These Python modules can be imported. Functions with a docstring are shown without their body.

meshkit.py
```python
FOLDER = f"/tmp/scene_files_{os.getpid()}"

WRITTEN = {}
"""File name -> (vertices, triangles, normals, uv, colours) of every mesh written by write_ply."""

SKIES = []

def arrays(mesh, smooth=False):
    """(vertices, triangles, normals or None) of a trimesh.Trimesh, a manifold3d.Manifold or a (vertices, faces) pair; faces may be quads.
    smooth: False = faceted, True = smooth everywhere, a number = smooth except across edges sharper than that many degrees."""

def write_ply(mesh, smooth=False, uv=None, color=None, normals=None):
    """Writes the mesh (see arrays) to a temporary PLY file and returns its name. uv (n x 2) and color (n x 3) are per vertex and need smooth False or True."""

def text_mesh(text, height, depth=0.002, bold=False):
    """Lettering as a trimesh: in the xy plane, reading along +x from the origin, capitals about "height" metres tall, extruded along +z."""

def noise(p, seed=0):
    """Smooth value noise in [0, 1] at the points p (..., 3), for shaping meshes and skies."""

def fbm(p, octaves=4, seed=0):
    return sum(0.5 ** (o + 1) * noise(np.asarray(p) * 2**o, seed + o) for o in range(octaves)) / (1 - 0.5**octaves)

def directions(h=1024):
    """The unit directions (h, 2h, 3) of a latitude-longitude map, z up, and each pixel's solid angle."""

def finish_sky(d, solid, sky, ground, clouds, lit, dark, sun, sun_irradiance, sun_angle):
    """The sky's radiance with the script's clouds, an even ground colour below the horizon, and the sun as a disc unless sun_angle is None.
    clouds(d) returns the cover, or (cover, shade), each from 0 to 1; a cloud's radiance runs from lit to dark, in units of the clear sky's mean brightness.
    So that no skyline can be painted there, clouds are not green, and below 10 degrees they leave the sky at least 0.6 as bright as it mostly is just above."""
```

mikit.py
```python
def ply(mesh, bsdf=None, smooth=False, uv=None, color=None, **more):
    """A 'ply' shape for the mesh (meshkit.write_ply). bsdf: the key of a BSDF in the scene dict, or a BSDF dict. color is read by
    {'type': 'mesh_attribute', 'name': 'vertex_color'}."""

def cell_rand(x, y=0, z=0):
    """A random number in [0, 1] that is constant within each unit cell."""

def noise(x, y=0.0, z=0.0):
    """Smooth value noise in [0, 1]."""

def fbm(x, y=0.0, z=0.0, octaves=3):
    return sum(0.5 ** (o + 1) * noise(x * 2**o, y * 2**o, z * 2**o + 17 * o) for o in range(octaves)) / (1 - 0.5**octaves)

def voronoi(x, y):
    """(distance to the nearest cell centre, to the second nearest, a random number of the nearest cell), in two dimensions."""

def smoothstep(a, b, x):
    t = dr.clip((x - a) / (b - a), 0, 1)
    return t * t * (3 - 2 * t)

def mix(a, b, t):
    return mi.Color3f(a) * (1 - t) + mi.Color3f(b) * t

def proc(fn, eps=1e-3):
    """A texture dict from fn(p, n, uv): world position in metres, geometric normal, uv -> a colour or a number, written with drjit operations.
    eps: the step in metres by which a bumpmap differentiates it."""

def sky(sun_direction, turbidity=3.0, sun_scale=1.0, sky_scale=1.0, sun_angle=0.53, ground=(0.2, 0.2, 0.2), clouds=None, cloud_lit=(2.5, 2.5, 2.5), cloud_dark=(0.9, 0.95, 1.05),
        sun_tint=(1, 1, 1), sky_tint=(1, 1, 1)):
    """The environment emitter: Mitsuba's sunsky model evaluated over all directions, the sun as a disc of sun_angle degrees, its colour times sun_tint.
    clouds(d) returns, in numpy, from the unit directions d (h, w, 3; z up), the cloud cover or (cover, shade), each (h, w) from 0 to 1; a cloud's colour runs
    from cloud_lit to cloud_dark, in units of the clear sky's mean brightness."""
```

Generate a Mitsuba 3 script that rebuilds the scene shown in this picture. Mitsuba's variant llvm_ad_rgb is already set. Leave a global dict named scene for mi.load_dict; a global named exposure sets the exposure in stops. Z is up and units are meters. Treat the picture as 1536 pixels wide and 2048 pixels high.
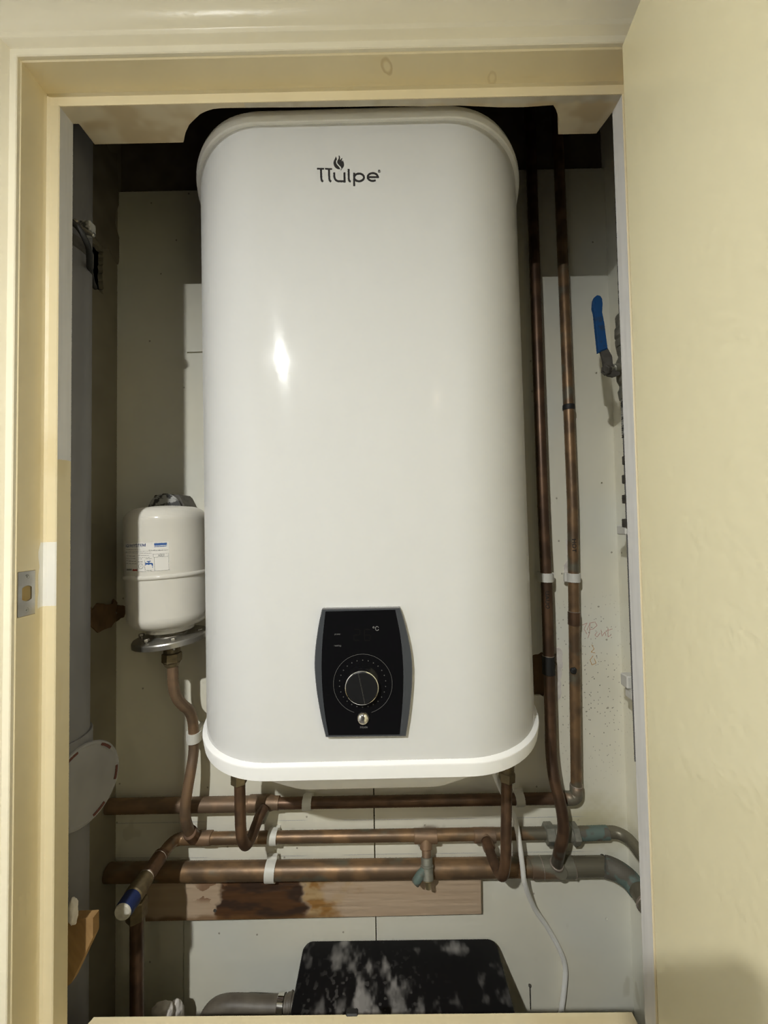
import math, random
import numpy as np, trimesh, mitsuba as mi, drjit as dr, mikit, meshkit
from mikit import proc, noise, fbm, voronoi, smoothstep, mix, cell_rand
from shapely.geometry import Polygon, LineString, Point, box as sbox
from shapely.ops import unary_union
from shapely import affinity

T = mi.ScalarTransform4f
scene, labels = {}, {}
CZ = 1.5                                   # camera height above the hall floor

# ------------------------------------------------------------ camera, lamps, exposure
PITCH, ROLL, YAW = 0.0294, 0.0175, -0.004
_f = np.array([math.sin(YAW) * math.cos(PITCH), math.cos(YAW) * math.cos(PITCH), math.sin(PITCH)])
_r = np.array([math.cos(YAW), -math.sin(YAW), 0.0])
_u = np.cross(_r, _f)
CAM_R = math.cos(ROLL) * _r - math.sin(ROLL) * _u
CAM_U = math.cos(ROLL) * _u + math.sin(ROLL) * _r
scene['camera'] = {'type': 'perspective', 'fov': 2 * math.degrees(math.atan(768 / 769.0)), 'fov_axis': 'x', 'near_clip': 0.01, 'far_clip': 50.0,
                   'to_world': T().look_at(origin=[0, 0, CZ], target=[_f[0], _f[1], CZ + _f[2]], up=CAM_U.tolist())}
LAMP_1 = ((-0.474, -0.646, CZ + 0.767), 0.022, (4150, 4170, 4000))
LAMP_2 = ((0.335, -1.25, CZ + 0.767), 0.010, (1050, 860, 610))
exposure = 0.82

# ------------------------------------------------------------ materials
def mat(name, base, rough=0.6, metal=0.0, spec=0.5, bump=None, bscale=1.0, eps=1e-3, **more):
    d = {'type': 'principled', 'base_color': {'type': 'rgb', 'value': list(base)} if isinstance(base, tuple) else proc(base), 'metallic': metal, 'specular': spec, **more}
    d['roughness'] = rough if isinstance(rough, float) else proc(rough)
    if bump is not None:
        d = {'type': 'bumpmap', 'arbitrary': proc(bump, eps), 'scale': bscale, 'bsdf': d}
    scene[name] = {'type': 'twosided', 'bsdf': d}
    return name

def spots(x, z, scale, size, keep):
    d, _, w = voronoi(x * scale, z * scale)
    return (1 - smoothstep(size * 0.5, size, d)) * dr.select(w < keep, 1.0, 0.0)

def rough_paint(p, n, uv):
    return 0.00025 * fbm(p.x * 240, p.y * 240, p.z * 240, 2) + 0.0003 * noise(p.x * 70, p.y * 70, p.z * 70)
def door_paint(p, n, uv):
    return 0.0003 * noise(p.x * 130, p.y * 130, p.z * 130) + 0.0002 * noise(p.x * 300, p.y * 300, p.z * 300)

def cream_col(p, n, uv):
    v = fbm(p.x * 14, p.y * 14, p.z * 9, 3)
    c = mix((0.73, 0.635, 0.42), (0.68, 0.585, 0.375), v)
    return mix(c, (0.60, 0.48, 0.25), 0.35 * smoothstep(0.68, 0.80, fbm(p.x * 7 + 3, p.y * 30, p.z * 5, 3)))
mat('cream_gloss', cream_col, 0.32, bump=rough_paint)
mat('architrave_gloss', lambda p, n, uv: mix((0.84, 0.775, 0.60), (0.78, 0.71, 0.53), fbm(p.x * 14, p.y * 14, p.z * 9, 3)), 0.30, bump=rough_paint)

def jamb_col(p, n, uv):
    # bare primer on the inner faces of the stops, cream paint elsewhere, primer patch round the latch
    c = cream_col(p, n, uv)
    z = p.z - 1.5
    inner = dr.select(dr.abs(n.x) > 0.7, 1.0, 0.0) * dr.select(p.y > 0.5262, 1.0, 0.0)
    edge = 0.012 * (noise(p.y * 90, 3.0, p.z * 60) - 0.5)
    right = dr.select(p.x > 0, 1.0, 0.0)
    bare = inner * dr.maximum(right, dr.select(z > 0.10 + edge, 1.0, 0.0))
    grain = fbm(p.x * 90, p.y * 160, p.z * 8, 3)
    primer = mix((0.70, 0.69, 0.68), (0.56, 0.55, 0.545), grain)
    c = mix(c, primer, bare)
    patch = (1 - right) * dr.select(dr.abs(z + 0.06 + edge) < 0.048, 1.0, 0.0) * dr.select(p.y > 0.518 + edge * 0.4, 1.0, 0.0) * (1 - inner)
    return mix(c, (0.74, 0.72, 0.66), patch)
mat('jamb_paint', jamb_col, 0.38, bump=rough_paint)

def header_col(p, n, uv):
    c = cream_col(p, n, uv) * 1.08
    for kx, ky, kr, ka in ((0.0125, 0.5010, 0.0075, 0.55), (0.1590, 0.5175, 0.006, 0.30)):
        d = dr.sqrt(dr.square((p.x - kx - 0.25 * (p.y - ky)) * 1.1) + dr.square((p.y - ky) * 0.8)) + 0.002 * (noise(p.x * 180, p.y * 180, 0.0) - 0.5)
        ring = smoothstep(kr * 0.3, kr * 0.8, d) * smoothstep(kr * 1.25, kr * 0.9, d) * dr.select(p.y < 0.5255, 1.0, 0.0) * dr.select(n.z < -0.5, 1.0, 0.0)
        c = mix(c, (0.46, 0.34, 0.15), ka * ring)
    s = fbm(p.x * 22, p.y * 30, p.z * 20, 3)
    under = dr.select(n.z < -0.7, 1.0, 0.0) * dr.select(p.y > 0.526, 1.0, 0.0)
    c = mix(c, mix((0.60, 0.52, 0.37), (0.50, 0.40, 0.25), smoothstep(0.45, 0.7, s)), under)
    bare = under * smoothstep(0.540, 0.533, p.y + 0.004 * noise(p.x * 120, 1.0, 0.0)) * dr.select(p.x > -0.19, 1.0, 0.0)
    return mix(c, mix((0.55, 0.52, 0.45), (0.42, 0.37, 0.28), fbm(p.x * 60, p.y * 100, 0.0, 2)), bare * 0.8)
mat('header_paint', header_col, 0.4, bump=rough_paint)

def door_col(p, n, uv):
    return mix((0.775, 0.715, 0.49), (0.735, 0.665, 0.445), fbm(p.x * 5, p.y * 5, p.z * 4, 3))
mat('door_paint', door_col, 0.22, bump=door_paint)

def wall_col(p, n, uv):
    z = p.z - 1.5
    q = p.x + p.y - 0.855
    c = mix((0.755, 0.73, 0.62), (0.665, 0.64, 0.53), fbm(p.x * 9, p.y * 9, p.z * 6, 4))
    c = mix(c, (0.66, 0.675, 0.63), 0.6 * smoothstep(0.45, 0.75, fbm(p.x * 4 + 9, 2.0, p.z * 4, 2)))
    damp = smoothstep(0.12, 0.02, dr.sqrt(dr.square(p.x - 0.435) + dr.square((z + 0.655) * 1.3)) + 0.06 * (fbm(p.x * 40, 0.0, p.z * 40, 3) - 0.3))
    c = mix(c, (0.44, 0.39, 0.20), 0.65 * damp)
    knot = smoothstep(0.030, 0.004, dr.sqrt(dr.square(p.x - 0.083) + dr.square((z + 0.664) * 2.4)) + 0.012 * (fbm(p.x * 60, 0.0, p.z * 60, 2) - 0.4))
    c = mix(c, (0.16, 0.11, 0.06), 0.8 * knot)
    mould = smoothstep(0.33, 0.40, p.x) * smoothstep(0.53, 0.48, p.x) * smoothstep(-0.14, -0.24, z) * smoothstep(-0.62, -0.42, z)
    c = mix(c, (0.13, 0.11, 0.08), 0.85 * mould * dr.maximum(0.8 * spots(q + 0.004 * noise(q * 90, 0.0, z * 90), z, 120, 0.17, 0.28), spots(q, z + 7, 37, 0.065, 0.5)))
    c = mix(c, (0.20, 0.17, 0.12), 0.7 * spots(q + 3, z, 13, 0.035, 0.30))
    scuff = smoothstep(0.76, 0.84, fbm(q * 26, 5.0, p.z * 12, 3))
    c = mix(c, (0.38, 0.34, 0.25), 0.3 * scuff * smoothstep(-0.5, -0.7, z))
    line = dr.select(dr.abs(z + 0.642 + 0.003 * noise(p.x * 5, 0.0, 0.0)) < 0.0009, 1.0, 0.0) + dr.select(dr.abs(z + 0.716 + 0.003 * noise(p.x * 5, 4.0, 0.0)) < 0.0009, 1.0, 0.0)
    c = mix(c, (0.36, 0.37, 0.38), 0.55 * line * dr.select(p.y > 0.85, 1.0, 0.0) * smoothstep(0.35, 0.55, noise(p.x * 14, z * 3, 0.0)))
    return c
mat('wall_paint', wall_col, 0.7, bump=lambda p, n, uv: 0.0006 * fbm(p.x * 55, p.y * 55, p.z * 55, 3))
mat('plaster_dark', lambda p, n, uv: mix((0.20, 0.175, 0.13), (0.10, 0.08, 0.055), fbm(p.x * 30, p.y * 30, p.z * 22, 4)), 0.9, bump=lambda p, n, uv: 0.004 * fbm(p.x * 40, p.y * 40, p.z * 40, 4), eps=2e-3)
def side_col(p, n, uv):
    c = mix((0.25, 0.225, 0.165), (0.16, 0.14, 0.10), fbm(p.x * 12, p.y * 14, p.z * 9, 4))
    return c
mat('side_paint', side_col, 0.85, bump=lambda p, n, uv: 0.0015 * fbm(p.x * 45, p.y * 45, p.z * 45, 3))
mat('fibre_hole', lambda p, n, uv: mix((0.16, 0.09, 0.04), (0.05, 0.028, 0.014), fbm(p.x * 70, p.y * 70, p.z * 30, 4)), 0.95, bump=lambda p, n, uv: 0.003 * fbm(p.x * 90, p.y * 90, p.z * 60, 3))
mat('raw_plaster', lambda p, n, uv: mix((0.72, 0.68, 0.64), (0.52, 0.48, 0.44), fbm(p.x * 90, p.y * 90, p.z * 90, 3)), 0.9, bump=lambda p, n, uv: 0.002 * fbm(p.x * 150, p.y * 150, p.z * 150, 2))
mat('hall_wall', (0.13, 0.125, 0.115), 0.8)
mat('hall_light', (0.50, 0.49, 0.45), 0.85)
mat('hall_floor', (0.13, 0.12, 0.11), 0.5)
mat('hall_ceiling', (0.60, 0.595, 0.585), 0.85)

def peel(p, n, uv):
    return 0.000008 * noise(p.x * 260, p.y * 260, p.z * 700)
mat('heater_white', (0.62, 0.62, 0.61), 0.105, spec=0.022, bump=peel, eps=2e-4, anisotropic=0.97, clearcoat=0.10, clearcoat_gloss=0.985)
mat('cap_white', (0.84, 0.84, 0.83), 0.36)
mat('print_black', (0.012, 0.012, 0.014), 0.35)
mat('panel_glass', (0.004, 0.004, 0.005), 0.12, spec=0.25)
mat('panel_grey', (0.062, 0.068, 0.078), 0.35, metal=0.3)
mat('panel_rim', (0.20, 0.20, 0.205), 0.35, metal=0.6)
mat('panel_print', (0.13, 0.13, 0.13), 0.5)
mat('dial_print', (0.055, 0.055, 0.055), 0.5)
mat('panel_print_faint', (0.0066, 0.0062, 0.0062), 0.2, spec=0.25)
mat('knob_face', (0.030, 0.031, 0.034), 0.30, metal=0.7)
mat('chrome', (0.78, 0.77, 0.75), 0.10, metal=1.0)
mat('steel', lambda p, n, uv: mix((0.52, 0.51, 0.48), (0.34, 0.32, 0.28), fbm(p.x * 60, p.y * 60, p.z * 60, 3)), 0.34, metal=0.9)
mat('galvanised', lambda p, n, uv: mix((0.42, 0.42, 0.40), (0.07, 0.07, 0.07), smoothstep(0.42, 0.62, fbm(p.x * 110, p.y * 110, p.z * 110, 3))), 0.55, metal=0.4)
mat('dark_iron', lambda p, n, uv: mix((0.16, 0.15, 0.13), (0.05, 0.045, 0.04), fbm(p.x * 80, p.y * 80, p.z * 80, 3)), 0.6, metal=0.5)

def copper_of(fresh, brown, patina, k0):
    def f(p, n, uv):
        v = fbm(p.x * 30, p.y * 60, p.z * 30, 3)
        c = mix(fresh, brown, smoothstep(0.30, 0.65, v))
        g = smoothstep(k0, k0 + 0.18, fbm(p.x * 18 + 7, p.y * 30, p.z * 30, 3) + 0.55 * smoothstep(0.20, 0.42, p.x) * smoothstep(0.98, 0.88, p.z))
        return mix(c, patina, g)
    return f
mat('copper', copper_of((0.255, 0.155, 0.080), (0.145, 0.094, 0.056), (0.165, 0.15, 0.11), 0.57), 0.42, metal=0.45, bump=lambda p, n, uv: 0.0002 * fbm(p.x * 120, p.y * 120, p.z * 120, 2))
mat('copper_dark', copper_of((0.15, 0.085, 0.049), (0.088, 0.052, 0.033), (0.10, 0.085, 0.065), 0.80), 0.40, metal=0.5)
mat('copper_dull', copper_of((0.26, 0.165, 0.10), (0.175, 0.12, 0.08), (0.20, 0.19, 0.145), 0.64), 0.48, metal=0.45)
mat('solder', lambda p, n, uv: mix((0.42, 0.37, 0.32), (0.28, 0.22, 0.17), fbm(p.x * 150, p.y * 150, p.z * 150, 2)), 0.45, metal=0.6)
mat('brass_old', lambda p, n, uv: mix((0.27, 0.21, 0.12), (0.12, 0.10, 0.065), fbm(p.x * 120, p.y * 120, p.z * 120, 3)), 0.42, metal=0.7)
mat('brass_grey', lambda p, n, uv: mix((0.36, 0.34, 0.28), (0.17, 0.18, 0.15), fbm(p.x * 110, p.y * 110, p.z * 110, 3)), 0.5, metal=0.55)
mat('brass_bright', (0.60, 0.50, 0.30), 0.28, metal=0.9)
mat('verdigris', lambda p, n, uv: mix((0.12, 0.165, 0.145), (0.12, 0.11, 0.088), smoothstep(0.40, 0.56, fbm(p.x * 60, p.y * 60, p.z * 60, 3))), 0.7, metal=0.2)
mat('tank_cream', lambda p, n, uv: mix((0.66, 0.635, 0.575), (0.62, 0.595, 0.535), noise(p.x * 20, p.y * 20, p.z * 20)), 0.16, spec=0.3)
mat('label_white', (0.70, 0.68, 0.64), 0.4)
mat('print_navy', (0.015, 0.03, 0.12), 0.5)
mat('print_blue', (0.03, 0.09, 0.28), 0.5)
mat('print_grey', (0.18, 0.18, 0.18), 0.5)
mat('print_red', (0.30, 0.03, 0.02), 0.5)
mat('clip_white', (0.62, 0.61, 0.56), 0.45)
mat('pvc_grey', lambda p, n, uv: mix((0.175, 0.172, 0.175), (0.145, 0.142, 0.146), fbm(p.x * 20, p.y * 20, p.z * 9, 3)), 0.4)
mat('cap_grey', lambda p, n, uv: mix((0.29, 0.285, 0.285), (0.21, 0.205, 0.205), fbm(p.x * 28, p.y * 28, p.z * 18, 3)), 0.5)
mat('slot_brown', (0.10, 0.035, 0.025), 0.8)
mat('rubber_black', (0.012, 0.012, 0.012), 0.6)
mat('cable_white', (0.78, 0.77, 0.73), 0.45)
mat('valve_blue', lambda p, n, uv: mix((0.010, 0.062, 0.185), (0.03, 0.05, 0.085), smoothstep(0.55, 0.75, fbm(p.x * 90, p.y * 90, p.z * 60, 3))), 0.45)
mat('cap_blue', (0.009, 0.020, 0.085), 0.5)
mat('disc_grey', lambda p, n, uv: mix((0.56, 0.54, 0.47), (0.40, 0.38, 0.32), fbm(p.x * 160, p.y * 160, p.z * 160, 3)), 0.6)
mat('scribble_red', (0.50, 0.33, 0.28), 0.9)
mat('scribble_orange', (0.48, 0.30, 0.13), 0.9)
mat('ink_black', (0.014, 0.010, 0.008), 0.7)
mat('phone_black', (0.02, 0.02, 0.022), 0.3)

def batten_col(p, n, uv):
    x, z = p.x, p.z - 1.5
    grain = fbm(p.x * 6, p.y * 40, p.z * 140, 3)
    c = mix((0.50, 0.385, 0.275), (0.42, 0.30, 0.20), grain)
    e = 0.07 * (fbm(x * 22, 3.0, z * 26, 4) - 0.5)
    rot = smoothstep(-0.368, -0.356, x + e) * smoothstep(-0.178, -0.196, x + e)
    c = mix(c, mix((0.040, 0.020, 0.011), (0.085, 0.036, 0.012), smoothstep(0.35, 0.7, fbm(x * 30, 1.0, z * 60, 3))), rot)
    halo = smoothstep(-0.190, -0.178, x + e) * smoothstep(-0.09, -0.15, x + 2.2 * e)
    c = mix(c, mix((0.30, 0.15, 0.04), (0.44, 0.30, 0.15), smoothstep(0.35, 0.6, fbm(x * 36, 8.0, z * 50, 3))), halo)
    flake = smoothstep(0.47, 0.50, fbm(x * 30 + 5, 6.0, z * 40, 4)) * smoothstep(-0.345, -0.355, x) * smoothstep(-0.43, -0.40, x) * smoothstep(-0.80, -0.785, z)
    c = mix(c, (0.20, 0.10, 0.05), 0.8 * flake)
    low = smoothstep(-0.818, -0.828, z + 0.012 * (fbm(x * 40, 2.0, 0.0, 2) - 0.5)) * smoothstep(-0.09, -0.2, x)
    return mix(c, (0.15, 0.07, 0.02), 0.75 * low)
mat('batten_wood', batten_col, 0.7, bump=lambda p, n, uv: 0.0012 * fbm(p.x * 14, p.y * 90, p.z * 160, 3))
mat('block_wood', lambda p, n, uv: mix((0.36, 0.22, 0.09), (0.21, 0.115, 0.042), fbm((p.x + p.z * 0.6) * 130, p.y * 60, (p.z - p.x) * 16, 3)), 0.75, bump=lambda p, n, uv: 0.001 * fbm((p.x + p.z * 0.6) * 160, p.y * 60, (p.z - p.x) * 20, 2))

def tub_col(p, n, uv):
    a = fbm(p.x * 17 + 4, p.y * 17, 1.0, 4)
    b = fbm(p.x * 60, p.y * 34, 2.0, 3)
    near = smoothstep(0.20, 0.03, dr.sqrt(dr.square(p.x + 0.055) + dr.square((p.y - 0.71) * 1.4)))
    k = smoothstep(0.43, 0.70, a * 0.7 + b * 0.3 + 0.24 * (near - 0.5)) * smoothstep(0.3, 0.6, b)
    fine = smoothstep(0.62, 0.78, fbm(p.x * 120, p.y * 120, 3.0, 2))
    return mix((0.005, 0.005, 0.006), (0.30, 0.29, 0.28), dr.minimum(0.85 * k + 0.20 * fine * near, 1.0))
mat('tub_black', tub_col, 0.5, spec=0.2)
mat('hose_grey', lambda p, n, uv: mix((0.15, 0.13, 0.10), (0.075, 0.062, 0.048), fbm(p.x * 50, p.y * 60, p.z * 60, 3)), 0.5)

# ------------------------------------------------------------ shape helpers

V = lambda *a: np.array(a, float)
def unit(v):
    v = np.asarray(v, float)
    return v / np.linalg.norm(v)
def cat(*ms):
    return trimesh.util.concatenate([m for m in ms if m is not None])
def rbox(x0, x1, y0, y1, z0, z1, b=0.0015):
    pts = []
    for X, sx in ((x0, 1), (x1, -1)):
        for Y, sy in ((y0, 1), (y1, -1)):
            for Z, sz in ((z0, 1), (z1, -1)):
                pts += [(X, Y + sy * b, Z + sz * b), (X + sx * b, Y, Z + sz * b), (X + sx * b, Y + sy * b, Z)]
    return trimesh.convex.convex_hull(np.array(pts))
def bez(pts, n=8):
    """Catmull-Rom through the points."""
    p = np.array(pts, float)
    q = np.vstack([2 * p[0] - p[1], p, 2 * p[-1] - p[-2]])
    out = []
    for i in range(1, len(q) - 2):
        for t in np.linspace(0, 1, n, endpoint=False):
            a, b, c, d = q[i - 1], q[i], q[i + 1], q[i + 2]
            out.append(0.5 * (2 * b + (c - a) * t + (2 * a - 5 * b + 4 * c - d) * t * t + (3 * b - a - 3 * c + d) * t ** 3))
    return np.array(out + [p[-1]])
def fillet(pts, r, n=8):
    p = np.array(pts, float)
    out = [p[0]]
    for a, b, c in zip(p, p[1:], p[2:]):
        u, w = unit(a - b), unit(c - b)
        ang = math.acos(np.clip(u @ w, -1, 1))
        if ang > 3.1:
            out.append(b)
            continue
        d = min(r / math.tan(ang / 2), 0.49 * np.linalg.norm(a - b), 0.49 * np.linalg.norm(c - b))
        rr = d * math.tan(ang / 2)
        cen = b + unit(u + w) * rr / math.sin(ang / 2)
        s, e = b + u * d - cen, b + w * d - cen
        th = math.acos(np.clip(unit(s) @ unit(e), -1, 1))
        for t in np.linspace(0, 1, n + 1):
            out.append(cen + (math.sin((1 - t) * th) * s + math.sin(t * th) * e) / math.sin(th))
    out.append(p[-1])
    return np.array(out)
def tube(path, r, seg=20, caps=True):
    p = np.asarray(path, float)
    keep = [0] + [i for i in range(1, len(p)) if np.linalg.norm(p[i] - p[i - 1]) > 1e-6]
    p = p[keep]
    rr = np.broadcast_to(np.asarray(r, float), (len(keep),)) if np.ndim(r) == 0 else np.asarray(r, float)[keep]
    t = np.gradient(p, axis=0)
    t[0], t[-1] = p[1] - p[0], p[-1] - p[-2]
    t /= np.linalg.norm(t, axis=1, keepdims=True)
    e = np.cross(t[0], V(0, 0, 1) if abs(t[0][2]) < 0.9 else V(1, 0, 0))
    v = []
    a = np.arange(seg) * 2 * np.pi / seg
    for i in range(len(p)):
        e = unit(e - t[i] * (e @ t[i]))
        g = np.cross(t[i], e)
        v.append(p[i] + rr[i] * (np.cos(a)[:, None] * e + np.sin(a)[:, None] * g))
    v = np.vstack(v)
    f = []
    for i in range(len(p) - 1):
        for k in range(seg):
            q = (k + 1) % seg
            f += [(i * seg + k, i * seg + q, (i + 1) * seg + q), (i * seg + k, (i + 1) * seg + q, (i + 1) * seg + k)]
    if caps:
        n = len(v)
        v = np.vstack([v, p[:1], p[-1:]])
        for k in range(seg):
            q = (k + 1) % seg
            f += [(n, q, k), (n + 1, (len(p) - 1) * seg + k, (len(p) - 1) * seg + q)]
    return trimesh.Trimesh(v, np.array(f), process=False)
def frame_of(axis, ref=None):
    a = unit(axis)
    ref = V(0, -1, 0) if ref is None else np.asarray(ref, float)
    if abs(a @ unit(ref)) > 0.95:
        ref = V(0, 0, 1)
    e2 = unit(ref - a * (ref @ a))
    return np.cross(e2, a), e2, a            # right-handed e1, e2, axis
def place(m, o, e1, e2, e3):
    M = np.eye(4)
    M[:3, 0], M[:3, 1], M[:3, 2], M[:3, 3] = e1, e2, e3, o
    m = m.copy()
    m.apply_transform(M)
    if np.linalg.det(M[:3, :3]) < 0:
        m.invert()
    return m
def lathe(profile, o, axis, seg=32, sides=None):
    """Revolves (radius, height) pairs about the axis through o."""
    pr = np.array(profile, float)
    n = sides or seg
    a = (np.arange(n) + 0.5 * bool(sides)) * 2 * np.pi / n
    v = np.vstack([np.stack([r * np.cos(a), r * np.sin(a), np.full(n, h)], 1) for r, h in pr])
    f = []
    for i in range(len(pr) - 1):
        for k in range(n):
            q = (k + 1) % n
            f += [(i * n + k, i * n + q, (i + 1) * n + q), (i * n + k, (i + 1) * n + q, (i + 1) * n + k)]
    m = trimesh.Trimesh(v, np.array(f), process=False)
    return place(m, np.asarray(o, float), *frame_of(axis))
def sleeve(p0, p1, r, b=0.001, seg=28):
    p0, p1 = np.asarray(p0, float), np.asarray(p1, float)
    L = np.linalg.norm(p1 - p0)
    return lathe([(0, 0), (r - b, 0), (r, b), (r, L - b), (r - b, L), (0, L)], p0, p1 - p0, seg)
def hexnut(p0, p1, r, b=0.0015):
    p0, p1 = np.asarray(p0, float), np.asarray(p1, float)
    L = np.linalg.norm(p1 - p0)
    return lathe([(0, 0), (r * 0.88, 0), (r, b), (r, L - b), (r * 0.88, L), (0, L)], p0, p1 - p0, sides=6)
def ext(poly, o, e1, e2, e3, d0, d1):
    gs = getattr(poly, 'geoms', [poly])
    m = cat(*[trimesh.creation.extrude_polygon(g, d1 - d0, engine='earcut') for g in gs if g.area > 1e-12])
    m.apply_translation([0, 0, d0])
    return place(m, np.asarray(o, float), e1, e2, e3)
XZ = (V(1, 0, 0), V(0, 0, 1), V(0, -1, 0))        # polygons in x, z; depth towards the hall
def front(poly, Y, thick):
    """Polygon in world x, z standing at depth Y, its thickness going back from there."""
    return ext(poly, (0, Y, 0), *XZ, -thick, 0)
def rough_lump(c, size, seed):
    m = trimesh.creation.icosphere(subdivisions=3, radius=1.0)
    v = np.array(m.vertices)
    k = 0.65 + 0.7 * meshkit.fbm(v * 1.7 + seed * 7.3, 3, seed)
    m.vertices = v * k[:, None] * np.asarray(size) + np.asarray(c)
    return m
def jag(pts, amp, step, seed):
    """A closed outline with a torn edge."""
    rng = np.random.default_rng(seed)
    out = []
    for a, b in zip(pts, pts[1:] + pts[:1]):
        a, b = np.array(a, float), np.array(b, float)
        n = max(1, int(np.linalg.norm(b - a) / step))
        for i in range(n):
            out.append(a + (b - a) * i / n + rng.normal(0, amp, 2))
    return Polygon(out).buffer(0)

def numbered(key):
    k, i = key, 0
    while k in scene or k in labels:
        i += 1
        k = f'{key}_{i:03d}'
    return k
def obj(name, mesh, m, parent=None, smooth=30, label=None, kind=None, **more):
    key = numbered(f'{parent}__{name}' if parent else name)
    scene[key] = mikit.ply(mesh, m, smooth, **more)
    d = {}
    if label: d['label'] = label
    if kind: d['kind'] = kind
    if d: labels[key] = d
    return key
def thing(name, label, category, group=None):
    key = numbered(name)
    labels[key] = {'label': label, 'category': category}
    if group: labels[key]['group'] = group
    return key
def tag(key, label, category, group=None):
    labels[key] = {'label': label, 'category': category}
    if group: labels[key]['group'] = group
    return key
def struct(name, mesh, m, parent=None, smooth=30, label=None):
    key = obj(name, mesh, m, parent, smooth, label)
    if not parent:
        labels.setdefault(key, {})['kind'] = 'structure'
    return key
def text(s, h, w=None, bold=False):
    """Lettering as a mesh centred on the origin in its plane."""
    m = meshkit.text_mesh(s, h, 0.0003, bold)
    lo, hi = m.bounds
    m.apply_translation([-(lo[0] + hi[0]) / 2, -h / 2, 0])
    if w:
        m.apply_scale([w / (hi[0] - lo[0]), 1, 1])
    return m

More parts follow.
